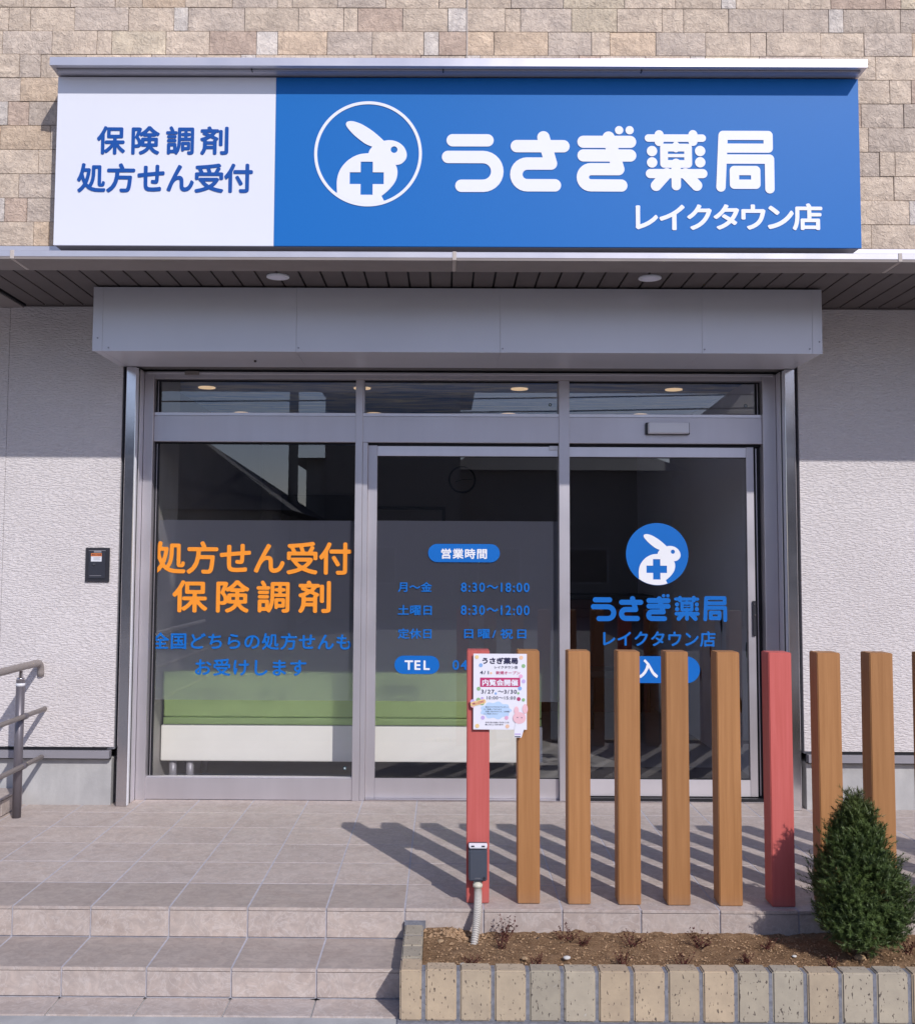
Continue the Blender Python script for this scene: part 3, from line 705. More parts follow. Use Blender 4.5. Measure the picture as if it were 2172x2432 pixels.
for x, z, y, par in ((.742, 2.216, .043, B), (1.855, 2.215, .043, B), (-.405, .168, .043, W1)):
    disc('glass_mark', 'mark_teal', (x, z), .010, y - .0006, y, par, 6); disc('glass_mark', 'film_white', (x, z), .004, y - .0012, y - .0007, par, 6)
# --- lettering on the glass
L = 'lettering'
yl = .0425
lettering(L, '処方せん受付', 'film_orange', (-1.503, -.380, 1.243, 1.429), yl, .0012, W1, .016, .040, -.02)
lettering(L, '保険調剤', 'film_orange', (-1.388, -.494, 1.027, 1.210), yl, .0012, W1, .016, .040, .18)
lettering(L, '全国どちらの処方せんも', 'film_blue', (-1.5, -.378, .821, .915), yl, .0012, W1, .012, .034, .03)
lettering(L, 'お受けします', 'film_blue', (-1.252, -.627, .675, .770), yl, .0012, W1, .012, .034, .03)
yl = .0425
def pill(name, x0, x1, z0, z1, txt, tb, parent, y):
    p = shape(name, 'film_blue', pill_loops(x0, x1, z0, z1), y, .0008, parent)
    lettering('lettering', txt, 'film_white', tb, y - .0016, .0012, p, .010, .036, .06)
pill('hours_badge', .052, .457, 1.318, 1.421, '営業時間', (.126, .384, 1.337, 1.395), D1, .041)
for txt, bx, tr in (('月～金', (-.117, .075, 1.149, 1.206), 0), ('8:30～18:00', (.238, .624, 1.151, 1.204), .0), ('土曜日', (-.117, .075, 1.019, 1.076), 0), ('8:30～12:00', (.238, .624, 1.022, 1.077), .0),
                    ('定休日', (-.116, .074, .887, .945), 0), ('日 曜 / 祝 日', (.257, .606, .890, .946), -.1)):
    lettering(L, txt, 'film_blue', bx, .0418, .0012, D1, .0, .020, tr)
pill('phone_badge', -.133, .119, .691, .793, 'TEL', (-.076, .065, .714, .767), D1, .041)
lettering(L, '04', 'film_blue', (.192, .276, .715, .770), .0418, .0012, D1, .0, .020, .0)
em = disc('emblem', 'film_blue', (1.345, 1.369), .176, .0475, .0485, D2, 72)
shape('rabbit', 'film_white', rabbit_loops(1.345, 1.369, .176 / 580), .0455, .0015, em)
for i, lp in enumerate(name_fit((.970, 1.735, .990, 1.145))): shape('character', 'film_blue', lp, .0472, .0012, D2)
lettering(L, 'レイクタウン店', 'film_blue', (1.038, 1.669, .851, .938), .0472, .0012, D2, .012, .034, .0)
pill('entrance_badge', 1.112, 1.579, .648, .797, '入口', (1.236, 1.452, .676, .779), D2, .0478)

# ================================================================== SIGN
S = empty('shop_sign', 'long blue and white pharmacy sign with rabbit emblem under a grey hood', 'sign', loc=(0, 0, 0))
SY = -.33
box('sign_case', 'coated_grey', (-1.975, 2.378), (SY + .012, YW - .004), (3.022, 3.960), S)
box('white_panel', 'sign_white', (-1.980, -.7875), (SY, SY + .0125), (3.020, 3.958), S, .001)
box('blue_panel', 'sign_blue', (-.7865, 2.384), (SY, SY + .0125), (3.020, 3.958), S, .001)
bm = bmesh.new()
pr = [(-.452, 3.966), (-.452, 4.010), (-.440, 4.014), (YW - .004, 4.045), (YW - .004, 3.9585), (SY + .03, 3.9585), (SY + .03, 3.966)]
a = [bm.verts.new((-1.982, y, z)) for y, z in pr]; c = [bm.verts.new((2.388, y, z)) for y, z in pr]
bm.faces.new(a); bm.faces.new(c[::-1])
for i in range(len(pr)): bm.faces.new((a[i], c[i], c[(i + 1) % len(pr)], a[(i + 1) % len(pr)]))
bmesh.ops.recalc_face_normals(bm, faces=bm.faces[:]); hood = link('hood', mesh(bm, 'hood'), 'fascia_metal', S)
box('light_strip', 'coated_grey', (-1.96, 2.366), (-.415, -.395), (3.9575, 3.9655), hood, .001)
for x in (-.905, .125, 1.19): box('strip_joint', 'black_plastic', (x - .004, x + .004), (-.418, -.392), (3.9565, 3.9662), hood)
y_ = SY - .0035
for i, c in enumerate('保険調剤'):
    x = -1.757 + i * (.563 / 3); lettering('character', c, 'letter_blue', (x, x + .153, 3.523, 3.681), y_, .004, S, .012, .036)
wd = [.155] * 6; xs_ = [-1.860 + i * (.800 / 5) for i in range(6)]
for x, c in zip(xs_, '処方せん受付'):
    hh = (3.318, 3.466) if c in 'せん' else (3.312, 3.474)
    lettering('character', c, 'letter_blue', (x + (.008 if c in 'せん' else 0), x + .155, *hh), y_, .004, S, .012, .036)
for lp in name_fit((.120, 1.920, 3.318, 3.690)): shape('character', 'letter_white', lp, y_, .004, S)
xs_ = [(1.168, 1.288), (1.296, 1.432), (1.446, 1.578), (1.588, 1.726), (1.738, 1.868), (1.880, 2.020), (2.014, 2.175)]
for (x0, x1), c, (z0, z1) in zip(xs_, 'レイクタウン店', ((3.118, 3.250), (3.114, 3.254), (3.116, 3.256), (3.118, 3.257), (3.118, 3.257), (3.122, 3.250), (3.116, 3.264))): lettering('character', c, 'letter_white', (x0, x1, z0, z1), y_, .004, S, .008, .036)
cx, cz, R0 = -.281, 3.5315, .2925
ring = [np.array(arc(cx, cz, R0, 0, 357, 119)), np.array(arc(cx, cz, R0 * .944, 0, 357, 119))]
e1 = shape('emblem_ring', 'letter_white', ring, y_, .004, S)
shape('emblem_rabbit', 'letter_white', rabbit_loops(cx, cz, R0 / 602), y_ - .0004, .004, S)

# ================================================================== small fixtures on the facade
k = empty('key_switch_box', 'small black key switch box with orange warning label on pale siding', 'switch box', loc=(-1.748, YW, 1.294))
def kb(nm, mt, x, y, z, bev=.0): 
    o = box(nm, mt, x, y, z, k, bev); return o
kb('box_frame', 'black_plastic', (-.064, .066), (-.012, .004), (-.093, .093), .002)
kb('box_door', 'black_door', (-.046, .046), (-.0165, -.0125), (-.075, .079), .001)
kb('door_edge', 'coated_grey', (-.045, .047), (-.018, -.0168), (.0765, .079))
kb('door_edge', 'coated_grey', (-.038, .026), (-.018, -.0168), (-.0605, -.058))
kb('hinge_tab', 'coated_grey', (-.017, .024), (-.0175, -.0168), (.066, .076))
lb = kb('warning_label', 'white_plastic', (-.032, .026), (-.0178, -.0168), (.018, .062))
kb('label_band', 'warning_orange', (-.032, .026), (-.0184, -.0179), (.046, .063))
shape('lettering', 'ink_navy', line_loops('使用上の注意', -.028, .022, .0505, .0585, 0, .01), -.0192, .0006, k)
for i in range(3): kb('label_line', 'coated_grey', (-.018, .020 - .004 * (i % 2)), (-.0182, -.0179), (.026 + .006 * i, .028 + .006 * i))
disc('key_lock', 'stainless', (-.014, .003), .0065, -.022, -.0168, k, 20)
s_ = empty('door_sensor', 'white motion sensor in a black bracket above the sliding door', 'sensor', loc=(1.397, 0, 2.075))
o = box('bracket', 'black_plastic', (-.124, .124), (-.022, -.001), (-.034, .034), s_, .006, 2)
bm = bmesh.new(); vs = bbox(bm, -.114, .118, -.052, -.0225, -.026, .030)
for v in vs:
    if v.co.z < 0 and v.co.y > -.03: v.co.z = -.032
    if v.co.y < -.03: v.co.x *= .96
bmesh.ops.bevel(bm, geom=bm.edges[:], offset=.003, segments=2, affect='EDGES'); link('sensor_cover', mesh(bm, 'cover'), 'film_white', s_)
for s2, c2, lab in (((.71, 2.225), 0, 0), ((1.86, 2.225), 0, 0), ((-.395, .17), 0, 0)):
    pass

# ================================================================== interior
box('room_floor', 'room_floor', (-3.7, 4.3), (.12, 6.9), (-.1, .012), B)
box('room_ceiling', 'room_ceiling', (-3.7, 4.3), (.12, 6.9), (2.455, 2.56), B)
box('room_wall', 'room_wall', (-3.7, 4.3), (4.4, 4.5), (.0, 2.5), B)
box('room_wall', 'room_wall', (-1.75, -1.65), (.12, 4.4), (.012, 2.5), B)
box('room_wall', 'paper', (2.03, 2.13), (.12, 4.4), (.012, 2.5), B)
box('inner_jamb', 'render_pale', (-1.65, -1.500), (.1, .56), (.012, 2.455), B)
for x, y in ((-1.42, .93), (-.40, .93), (.63, .93), (1.64, .93), (-1.42, 2.12), (-.40, 2.12), (.63, 2.12), (1.64, 2.12)):
    disc('room_light', 'downlight_lit', (x, y), .055, 2.449, 2.4545, B, 28, 'Z')
# bench seen from behind
bn = empty('waiting_bench', 'green backed waiting bench with cream seat behind the left windows', 'bench', loc=(-.4, .32, .012))
bb = box('backrest', 'sofa_green', (-1.085, 1.112), (-.05, .03), (.40, .662), bn, .012, 3)
box('seat_pad', 'sofa_green', (-1.085, 1.112), (-.052, .42), (.358, .398), bn, .008, 2)
box('seat', 'sofa_cream', (-1.093, 1.116), (-.062, .43), (.150, .356), bn, .008, 2)
for x in (-1.03, -.93, 1.0):
    for y in (-.02, .36): tube('leg', 'coated_grey', [(x, y, 0), (x, y, .15)], .022, bn, 16)
ck = empty('wall_clock', 'round black rimmed wall clock on the dark back wall', 'clock', loc=(.314, 4.39, 2.12))
bm = bmesh.new(); tube_bm(bm, [(.125 * math.cos(a * math.pi / 24), 0, .125 * math.sin(a * math.pi / 24)) for a in range(49)], .010, 8, False); link('rim', mesh(bm, 'rim', True), 'black_plastic', ck)
disc('dial', 'room_wall', (0, 0), .12, -.004, .004, ck)
for ang, ln in ((200, .07), (0, .10)): tube('hand', 'black_plastic', [(0, -.008, 0), (ln * math.cos(math.radians(ang)), -.008, ln * math.sin(math.radians(ang)))], .003, ck, 6)
pf = empty('notice_board', 'black framed notice board low on the back wall behind the glass', 'notice board', loc=(-.25, 4.38, 1.55))
boxes('frame', 'black_plastic', [(-.40, .40, -.02, 0, .27, .30), (-.40, -.37, -.02, 0, -.3, .27), (.37, .40, -.02, 0, -.3, .27), (-.40, .40, -.02, 0, -.33, -.3)], pf)
box('sheet', 'room_wall', (-.37, .37), (-.006, 0), (-.3, .27), pf)
dw = empty('inner_door', 'dark doorway in the back wall seen through the left window', 'door', loc=(-1.1, 4.39, .012))
box('door_panel', 'room_dark', (-.35, .35), (-.03, 0), (0, 1.95), dw); tube('handle', 'aluminium', [(.28, -.05, .85), (.28, -.05, 1.15)], .008, dw, 8)
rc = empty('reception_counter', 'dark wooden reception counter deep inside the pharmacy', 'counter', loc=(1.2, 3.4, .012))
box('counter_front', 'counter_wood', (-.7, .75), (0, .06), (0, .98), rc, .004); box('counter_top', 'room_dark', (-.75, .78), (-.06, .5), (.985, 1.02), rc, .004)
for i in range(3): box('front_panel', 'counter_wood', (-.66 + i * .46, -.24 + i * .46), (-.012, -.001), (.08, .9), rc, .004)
for i, x in enumerate((.95, 1.45)):
    ch = empty('stool', ['dark stool in front of the reception counter, nearer the window', 'dark stool in front of the reception counter, nearer the right wall'][i], 'stool', 'stools at the counter', loc=(x, 2.6, .012))
    box('seat', 'room_dark', (-.18, .18), (-.18, .18), (.40, .46), ch, .02, 2)
    for u in (-.14, .14):
        for v in (-.14, .14): tube('leg', 'black_plastic', [(u, v, 0), (u, v, .40)], .014, ch, 8)
box('entrance_mat', 'room_dark', (.9, 1.85), (.22, .9), (.0125, .020)); o = bpy.data.objects['entrance_mat']; tag(o, 'dark entrance mat just inside the sliding door', 'mat')
for i, (y, z, c) in enumerate(((.7, .78, 'dot_green'), (1.0, .62, 'dot_pink'), (1.3, .9, 'dot_orange'), (1.6, .7, 'dot_berry'), (.85, .42, 'dot_yellow'), (1.15, .34, 'dot_green'), (1.9, .5, 'dot_purple'))):
    bm = bmesh.new(); vs = [bm.verts.new((0, .025 * math.cos(a / 8 * math.pi), .05 * math.sin(a / 8 * math.pi))) for a in range(16)]; bm.faces.new(vs)
    s0 = [bm.verts.new((0, -.002, -.05)), bm.verts.new((0, .002, -.05)), bm.verts.new((0, .003, -.2)), bm.verts.new((0, -.001, -.2))]; bm.faces.new(s0)
    bmesh.ops.solidify(bm, geom=bm.faces[:], thickness=.001)
    o = link('balloon_decal', mesh(bm, 'balloon_decal'), c, B); o.location = (2.028, y, z)

# ================================================================== POSTS
posts = [(.236, .324, -1.737, 1), (.4345, .521, -1.739, 0), (.630, .717, -1.743, 0), (.824, .911, -1.745, 0), (1.0135, 1.1015, -1.748, 0), (1.213, 1.302, -1.752, 0), (1.414, 1.503, -1.758, 1), (1.605, 1.695, -1.757, 0), (1.806, 1.896, -1.757, 0), (2.01, 2.10, -1.757, 0), (2.205, 2.295, -1.757, 0), (2.40, 2.49, -1.757, 0)]
PL = ['red square post at the left end, carrying the poster and outlet box', 'brown wooden post beside the left red post, carrying the right edge of the poster', 'first plain brown wooden post to the right of the poster', 'second plain brown wooden post to the right of the poster', 'third plain brown wooden post to the right of the poster',
      'brown wooden post immediately left of the right-hand red post', 'red square post right of the middle, partly shaded by the conifer', 'brown wooden post immediately right of the right-hand red post, behind the conifer top', 'brown wooden post behind the right side of the conifer', 'brown wooden post cut off by the right edge of the picture', 'brown wooden post beyond the right edge, next to the cut-off post', 'brown wooden post at the far right end of the row']
for (x0, x1, y, red), lab in zip(posts, PL):
    w_ = x1 - x0; bm = bmesh.new(); bbox(bm, 0, w_, 0, .093, .0015, .974)
    bmesh.ops.bevel(bm, geom=bm.edges[:], offset=.0028, segments=2, affect='EDGES')
    o = link('square_post', mesh(bm, 'square_post'), 'red_post' if red else 'wood_post'); o.location = (x0, y, 0)
    o.rotation_euler = (random.uniform(-.002, .002), random.uniform(-.0025, .0025), random.uniform(-.01, .01)); tag(o, lab, 'post', 'square posts along the terrace edge')

# poster
P = empty('poster', 'white opening notice with coloured dots fixed across the two leftmost posts', 'poster', loc=(.3645, -1.748, .816))
py = 0
box('sheet', 'paper', (-.1045, .1045), (-.004, -.001), (-.147, .147), P, .0004)
def pl(txt, mt, bx, e=0, r=.016, th=.0006): return shape('lettering', mt, line_loops(txt, *bx, e, r), -.0049, th, P)
def PX(u, v): return (u - 830) * .0002735, (866 - v) * .000270   # drawing units of the sheet
def bxx(x0, x1, y0, y1): a = PX(x0, y1); c = PX(x1, y0); return (a[0], c[0], a[1], c[1])
pl('うさぎ薬局', 'ink_navy', bxx(575, 1085, 375, 470), 0, .045); pl('レイクタウン店', 'ink_navy', bxx(750, 1080, 495, 535), 0, .02)
pl('4/1', 'ink_navy', bxx(540, 668, 568, 618), 0, .02); pl('新規オープン', 'ink_magenta', bxx(770, 1115, 570, 620), 0, .016)
a = bxx(543, 1117, 665, 800); box('title_band', 'ink_magenta', (a[0], a[1]), (-.0046, -.0041), (a[2], a[3]), P, .0002)
pp = shape('lettering', 'paper', line_loops('内覧会開催', *bxx(575, 1088, 690, 782), 0, .034), -.0054, .0006, P)
pl('3/27', 'ink_navy', bxx(560, 748, 838, 895), 0, .02); pl('～3/30', 'ink_navy', bxx(800, 1068, 838, 895), 0, .02); pl('10:00～15:00', 'ink_navy', bxx(640, 1052, 932, 978), 0, .014)
cl = [np.array([np.array(PX(770 + (215 + 14 * math.cos(9 * a)) * math.cos(a), 1135 + (118 + 12 * math.cos(9 * a)) * math.sin(a))) for a in np.linspace(0, 2 * math.pi, 90)[:-1]])]
shape('cloud', 'cloud_blue', cl, -.0046, .0004, P)
for txt, b4 in (('毎日ささやかなプレゼント', (620, 960, 1075, 1098)), ('をご準備しております', (598, 850, 1108, 1131)), ('お誘いあわせのうえ、お気軽', (620, 962, 1140, 1163)), ('にご来店ください', (598, 800, 1172, 1195)), ('みなさまにお会いできることを', (620, 958, 1295, 1318)), ('楽しみにしております！', (620, 876, 1326, 1350))): pl(txt, 'ink_navy', bxx(*b4), 0, .010)
for u, v, r, c in ((497, 370, 28, 'dot_yellow'), (1132, 375, 28, 'dot_orange'), (554, 487, 28, 'dot_blue'), (1164, 495, 28, 'dot_green'), (1126, 643, 28, 'dot_pink'), (1166, 715, 28, 'dot_purple'), (1113, 818, 28, 'dot_blue'), (523, 825, 28, 'dot_green'), (700, 600, 17, 'dot_orange'), (768, 893, 17, 'dot_blue'), (1090, 888, 17, 'dot_green'),
                   (1096, 970, 28, 'dot_berry'), (1163, 982, 24, 'dot_green'), (584, 1240, 28, 'dot_purple'), (922, 1240, 28, 'dot_pink'), (505, 1358, 30, 'dot_yellow'), (935, 1362, 28, 'dot_orange'), (575, 965, 22, 'dot_purple')):
    x, z = PX(u, v); disc('dot', c, (x, z), r * .000272, -.0050, -.0045, P, 24)
wt = empty('welcome_tag', parent=P)
for u, v, c in ((435, 1010, 'dot_purple'), (520, 985, 'dot_green'), (440, 1065, 'rabbit_pink'), (575, 1030, 'dot_green')):
    x, z = PX(u, v); disc('ball', c, (x, z), .0085, -.0058, -.0052, wt, 20)
th = math.radians(14); cxx, czz = PX(517, 1025)
def rot(l): return np.stack([cxx + l[:, 0] * math.cos(th) - l[:, 1] * math.sin(th), czz + l[:, 0] * math.sin(th) + l[:, 1] * math.cos(th)], 1)
shape('tag_plate', 'dot_yellow', [rot(l) for l in pill_loops(-.031, .031, -.0085, .0085)], -.0066, .0006, wt)
shape('lettering', 'ink_magenta', [rot(l) for l in line_loops('WELCOME!', -.025, .025, -.0042, .0042, 0, .012)], -.0074, .0006, wt)
# plain pink paper rabbit cut-out
rb = empty('paper_rabbit', parent=P)
def ell(u, v, ru, rv, n=28): return [np.array([PX(u + ru * math.cos(a), v + rv * math.sin(a)) for a in np.linspace(0, 2 * math.pi, n + 1)[:-1]])]
shape('ear', 'rabbit_pink', ell(1064, 1135, 34, 60), -.0058, .0005, rb); shape('ear', 'rabbit_pink', ell(1187, 1110, 38, 70), -.0058, .0005, rb)
shape('head', 'rabbit_pink', ell(1105, 1240, 92, 84), -.0066, .0005, rb)
shape('coat', 'paper', [np.array([PX(*p) for p in ((1050, 1310), (1165, 1310), (1172, 1400), (1135, 1520), (1030, 1520), (1035, 1400))])], -.0062, .0006, rb)
box('stripe', 'dot_purple', (PX(1040, 0)[0], PX(1125, 0)[0]), (-.0072, -.0069), (PX(0, 1478)[1], PX(0, 1462)[1]), rb); box('stripe', 'ink_navy', (PX(1040, 0)[0], PX(1122, 0)[0]), (-.0072, -.0069), (PX(0, 1512)[1], PX(0, 1500)[1]), rb)
for u, v in ((1078, 1233), (1138, 1236)): disc('eye', 'ink_navy', PX(u, v), .0021, -.0072, -.0068, rb, 10)

# outlet box and conduit on the left red post
ob = empty('outlet_box', 'dark grey outdoor outlet box with ribbed conduit on the left red post', 'outlet box', loc=(.279, -1.739, .0))
box('back_box', 'dark_grey', (-.036, .036), (-.030, -.0005), (.105, .236), ob, .004, 2)
bm = bmesh.new(); vs = bbox(bm, -.035, .035, -.050, -.0305, .1, .222)
for v in vs:
    if v.co.z > .2 and v.co.y < -.04: v.co.z = .214
bmesh.ops.bevel(bm, geom=bm.edges[:], offset=.004, segments=2, affect='EDGES'); link('cover', mesh(bm, 'cover'), 'dark_grey', ob)
bm = bmesh.new(); vs = bbox(bm, -.036, .036, -.050, -.0305, .2225, .240)
for v in vs:
    if v.co.z > .23 and v.co.y < -.04: v.co.z = .233
    if v.co.z < .23: v.co.x *= .92
bmesh.ops.bevel(bm, geom=bm.edges[:], offset=.002, segments=2, affect='EDGES'); hd = link('hinge_cap', mesh(bm, 'cap'), 'white_plastic', ob)
for x in (-.02, .02): box('hinge', 'black_plastic', (x - .006, x + .006), (-.0525, -.0495), (.230, .234), ob)
disc('knob', 'black_plastic', (.024, .112), .005, -.0525, -.0495, ob, 16)
box('maker_line', 'coated_grey', (-.012, .010), (-.0512, -.0500), (.111, .1122), ob)
tube('collar', 'pale_plastic', [(0, -.022, .105), (0, -.022, .084), (0, -.022, .0835), (0, -.022, .071)], [.016, .016, .0185, .0185], ob, 24)
def bez(t): 
    p = [Vector((0, -.022, .074)), Vector((.003, -.024, .03)), Vector((-.004, -.16, -.0)), Vector((-.020, -.200, -.09))]
    return p[0] * (1 - t) ** 3 + p[1] * 3 * t * (1 - t) ** 2 + p[2] * 3 * t * t * (1 - t) + p[3] * t ** 3
tube('conduit', 'rail_tan', [bez(i / 40) for i in range(41)], .0120, ob, 20)
bm = bmesh.new()
for i in range(36): tube_bm(bm, [bez((i + .0) / 36), bez((i + .28) / 36), bez((i + .56) / 36)], [.0130, .0150, .0130], 20)
link('conduit_ribs', mesh(bm, 'conduit_ribs'), 'conduit_grey', ob)

# ================================================================== PLANTER
pw = empty('planter_wall', 'low buff brick planter edging in front of the posts', 'planter wall', loc=(0, 0, 0))
PB = [(.44, .36, .265), (.375, .335, .27), (.465, .37, .265), (.41, .36, .285)]
seq = [2, 0, 0, 1, 3, 2, 2, 0, 2, 3, 1, 0, 3, 3, 2, 0, 1, 2, 0, 3, 1, 2, 0, 0, 2, 1, 3, 0, 2, 1]
FY = -2.283; ztop = -.045
def pbrick(x0, x1, y0, y1, z0, z1, ci):
    bm = bmesh.new(); bbox(bm, x0, x1, y0, y1, z0, z1)
    bmesh.ops.bevel(bm, geom=bm.edges[:], offset=.005, segments=3, affect='EDGES')
    me = mesh(bm, 'planter_brick', False)
    for p in me.polygons: p.use_smooth = False
    o = link('brick', me, 'planter_brick', pw); c = PB[ci]; v = random.uniform(.94, 1.05); o.color = (c[0] * v, c[1] * v, c[2] * v, 1)
    o.rotation_euler.z = 0; return o
x = .088; i = 0
pbrick(.0015, .0745, FY, FY + .105, -.2125, ztop - .001, 2)
while x < 4.0:
    dz = random.uniform(-.002, .002); pbrick(x, x + .1035, FY + random.uniform(-.002, .002), FY + .066, -.2125, ztop + dz, seq[i % len(seq)]); x += .1163; i += 1
y = FY + .118
for j in range(3):
    pbrick(.0015, .0725, y, y + .103, -.2, ztop - .002 * j, (1, 3, 1)[j]); y += .1155
boxes('mortar', 'mortar', [(.004, 4.0, FY + .007, FY + .062, -.219, ztop - .007), (.004, .070, FY + .06, -1.806, -.219, ztop - .008)], pw)
box('mortar_bed', 'mortar', (-.006, 4.0), (FY - .012, FY + .07), (-.2192, -.2128), pw)
box('corner_cap', 'mortar', (.0, .0795), (-1.824, -1.809), (-.2, ztop + .004), pw)
# soil
bm = bmesh.new(); NX, NY = 300, 40; G = []
x0, x1, y0, y1 = .074, 4.0, FY + .064, -1.804
for j in range(NY + 1):
    row = []
    for i in range(NX + 1):
        x = x0 + (x1 - x0) * i / NX; y = y0 + (y1 - y0) * j / NY
        z = -.082 + .010 * noise.noise(Vector((x * 4, y * 5, 0))) + .009 * noise.noise(Vector((x * 16, y * 16, 3))) + .006 * noise.noise(Vector((x * 50, y * 50, 5)))
        z += .018 * math.exp(-((x - .16) ** 2 + (y + 1.86) ** 2) / .006) 
        row.append(bm.verts.new((x, y, z)))
    G.append(row)
for j in range(NY):
    for i in range(NX): bm.faces.new((G[j][i], G[j][i + 1], G[j + 1][i + 1], G[j + 1][i]))
so_ = link('soil', mesh(bm, 'soil', True), 'soil'); tag(so_, kind='structure')
# crumbs of soil
CV, CF = [], []
for i in range(5200):
    x = random.uniform(.09, 3.2); y = random.uniform(y0 + .01, y1 - .01); r = random.choice((.0015, .002, .003, .0045)) * random.uniform(.8, 1.5)
    if random.random() < .04: x = random.gauss(.2, .06); y = random.gauss(-1.87, .03); r *= 2.0
    x = max(.08, x); y = min(y1, max(y, y0)); z = -.080 + .010 * noise.noise(Vector((x * 4, y * 5, 0))) + .009 * noise.noise(Vector((x * 16, y * 16, 3))) + .006 * noise.noise(Vector((x * 50, y * 50, 5))) + .018 * math.exp(-((x - .16) ** 2 + (y + 1.86) ** 2) / .006)
    k_ = len(CV); a = random.uniform(0, 1.5); q = [random.uniform(.7, 1.2) * r for _ in range(6)]
    CV += [(x + q[0] * math.cos(a), y + q[0] * math.sin(a), z), (x - q[1] * math.sin(a), y + q[1] * math.cos(a), z), (x - q[2] * math.cos(a), y - q[2] * math.sin(a), z), (x + q[3] * math.sin(a), y - q[3] * math.cos(a), z), (x, y, z + q[4] * .8), (x, y, z - q[5] * .6)]
    for u, v in ((0, 1), (1, 2), (2, 3), (3, 0)): CF += [(k_ + u, k_ + v, k_ + 4), (k_ + v, k_ + u, k_ + 5)]
cme = bpy.data.meshes.new('soil_crumbs'); cme.from_pydata(CV, [], CF)
cr = link('soil_crumbs', cme, 'soil_light'); tag(cr, kind='stuff')
for i, (x, y, r, mt, lab) in enumerate(((.215, -2.15, .0085, 'pebble', 'small white pebble on the soil near the planter corner'), (.585, -2.08, .011, 'pebble', 'white oval pebble on the soil between two dry plants'), (.50, -1.90, .010, 'pebble_dark', 'small black stone on the soil near the riser'), (.435, -2.09, .010, 'pebble_tan', 'tan stone on the soil under the second post'), (1.40, -2.05, .007, 'pebble', 'tiny pale pebble on the soil below the right-hand red post'), (1.63, -2.06, .017, 'pebble_tan', 'tan stone at the foot of the conifer'), (.14, -1.93, .013, 'pebble_tan', 'tan clod beside the conduit at the planter corner'))):
    bm = bmesh.new(); bmesh.ops.create_icosphere(bm, subdivisions=2, radius=r)
    for v in bm.verts: v.co *= 1 + .2 * noise.noise(v.co * 90 + Vector((i, 0, 0))); v.co.z *= .6; v.co.x *= 1.25
    o = link('pebble', mesh(bm, 'pebble', True), mt); o.location = (x, y, -.076); tag(o, lab, 'pebble', 'pebbles on the planter soil')
# dry twiggy plants
def dry_plant(x, y, s, lab, n=13):
    bm = bmesh.new()
    for k_ in range(n):
        a = random.uniform(0, 6.28); p = Vector((random.uniform(-.012, .012), random.uniform(-.01, .01), -.006)); d = Vector((math.cos(a) * .7, math.sin(a) * .7, 1.0)).normalized(); pts = [p.copy()]
        L_ = s * random.uniform(.6, 1.1)
        for q in range(5):
            d = (d + Vector((random.uniform(-.35, .35), random.uniform(-.35, .35), random.uniform(-.15, .2)))).normalized(); p = p + d * L_ / 5; pts.append(p.copy())
        tube_bm(bm, pts, [.0013, .0012, .0011, .0009, .0007, .0005], 4)
        for q in range(2, 6):
            for _ in range(2):
                c = pts[q]; e = (Vector((random.uniform(-1, 1), random.uniform(-1, 1), random.uniform(-.3, 1))).normalized()) * s * .14; f = e.cross(Vector((.3, .5, .8))).normalized() * s * .045
                bm.faces.new([bm.verts.new(c), bm.verts.new(c + e * .5 + f), bm.verts.new(c + e), bm.verts.new(c + e * .5 - f)])
    o = link('dry_plant', mesh(bm, 'dry_plant'), 'twig'); o.location = (x, y, -.078); tag(o, lab, 'plant', 'dry reddish plants in the planter'); return o
for x, y, s, lab in ((.245, -2.13, .045, 'small dry plant in front of the conduit foot'), (.375, -1.90, .085, 'dry reddish plant below the second post, against the riser'), (.36, -1.99, .05, 'low dark dry tuft below the second post'), (.475, -2.13, .042, 'low dry tuft at the planter bricks below the gap after the second post'), (.60, -1.92, .07, 'dry reddish plant below the third post'), (.66, -1.95, .05, 'small dry plant just right of the one below the third post'),
                     (.775, -2.12, .055, 'dry tuft behind the planter bricks below the fourth post'), (.835, -1.95, .07, 'dry reddish plant below the fourth post, against the riser'), (.98, -2.14, .055, 'dark dry tuft behind the bricks below the fifth post'), (1.085, -1.96, .075, 'dry reddish plant below the sixth post, against the riser'), (1.21, -2.11, .05, 'dry tuft behind the bricks left of the right-hand red post'), (1.33, -1.97, .05, 'dry grassy tuft below the right-hand red post'), (1.50, -2.13, .04, 'low dry tuft left of the conifer foot'), (1.83, -2.0, .08, 'dry reddish plant to the right of the conifer'), (2.05, -2.06, .07, 'dry plant at the right end of the visible soil')):
    dry_plant(x, y, s, lab)

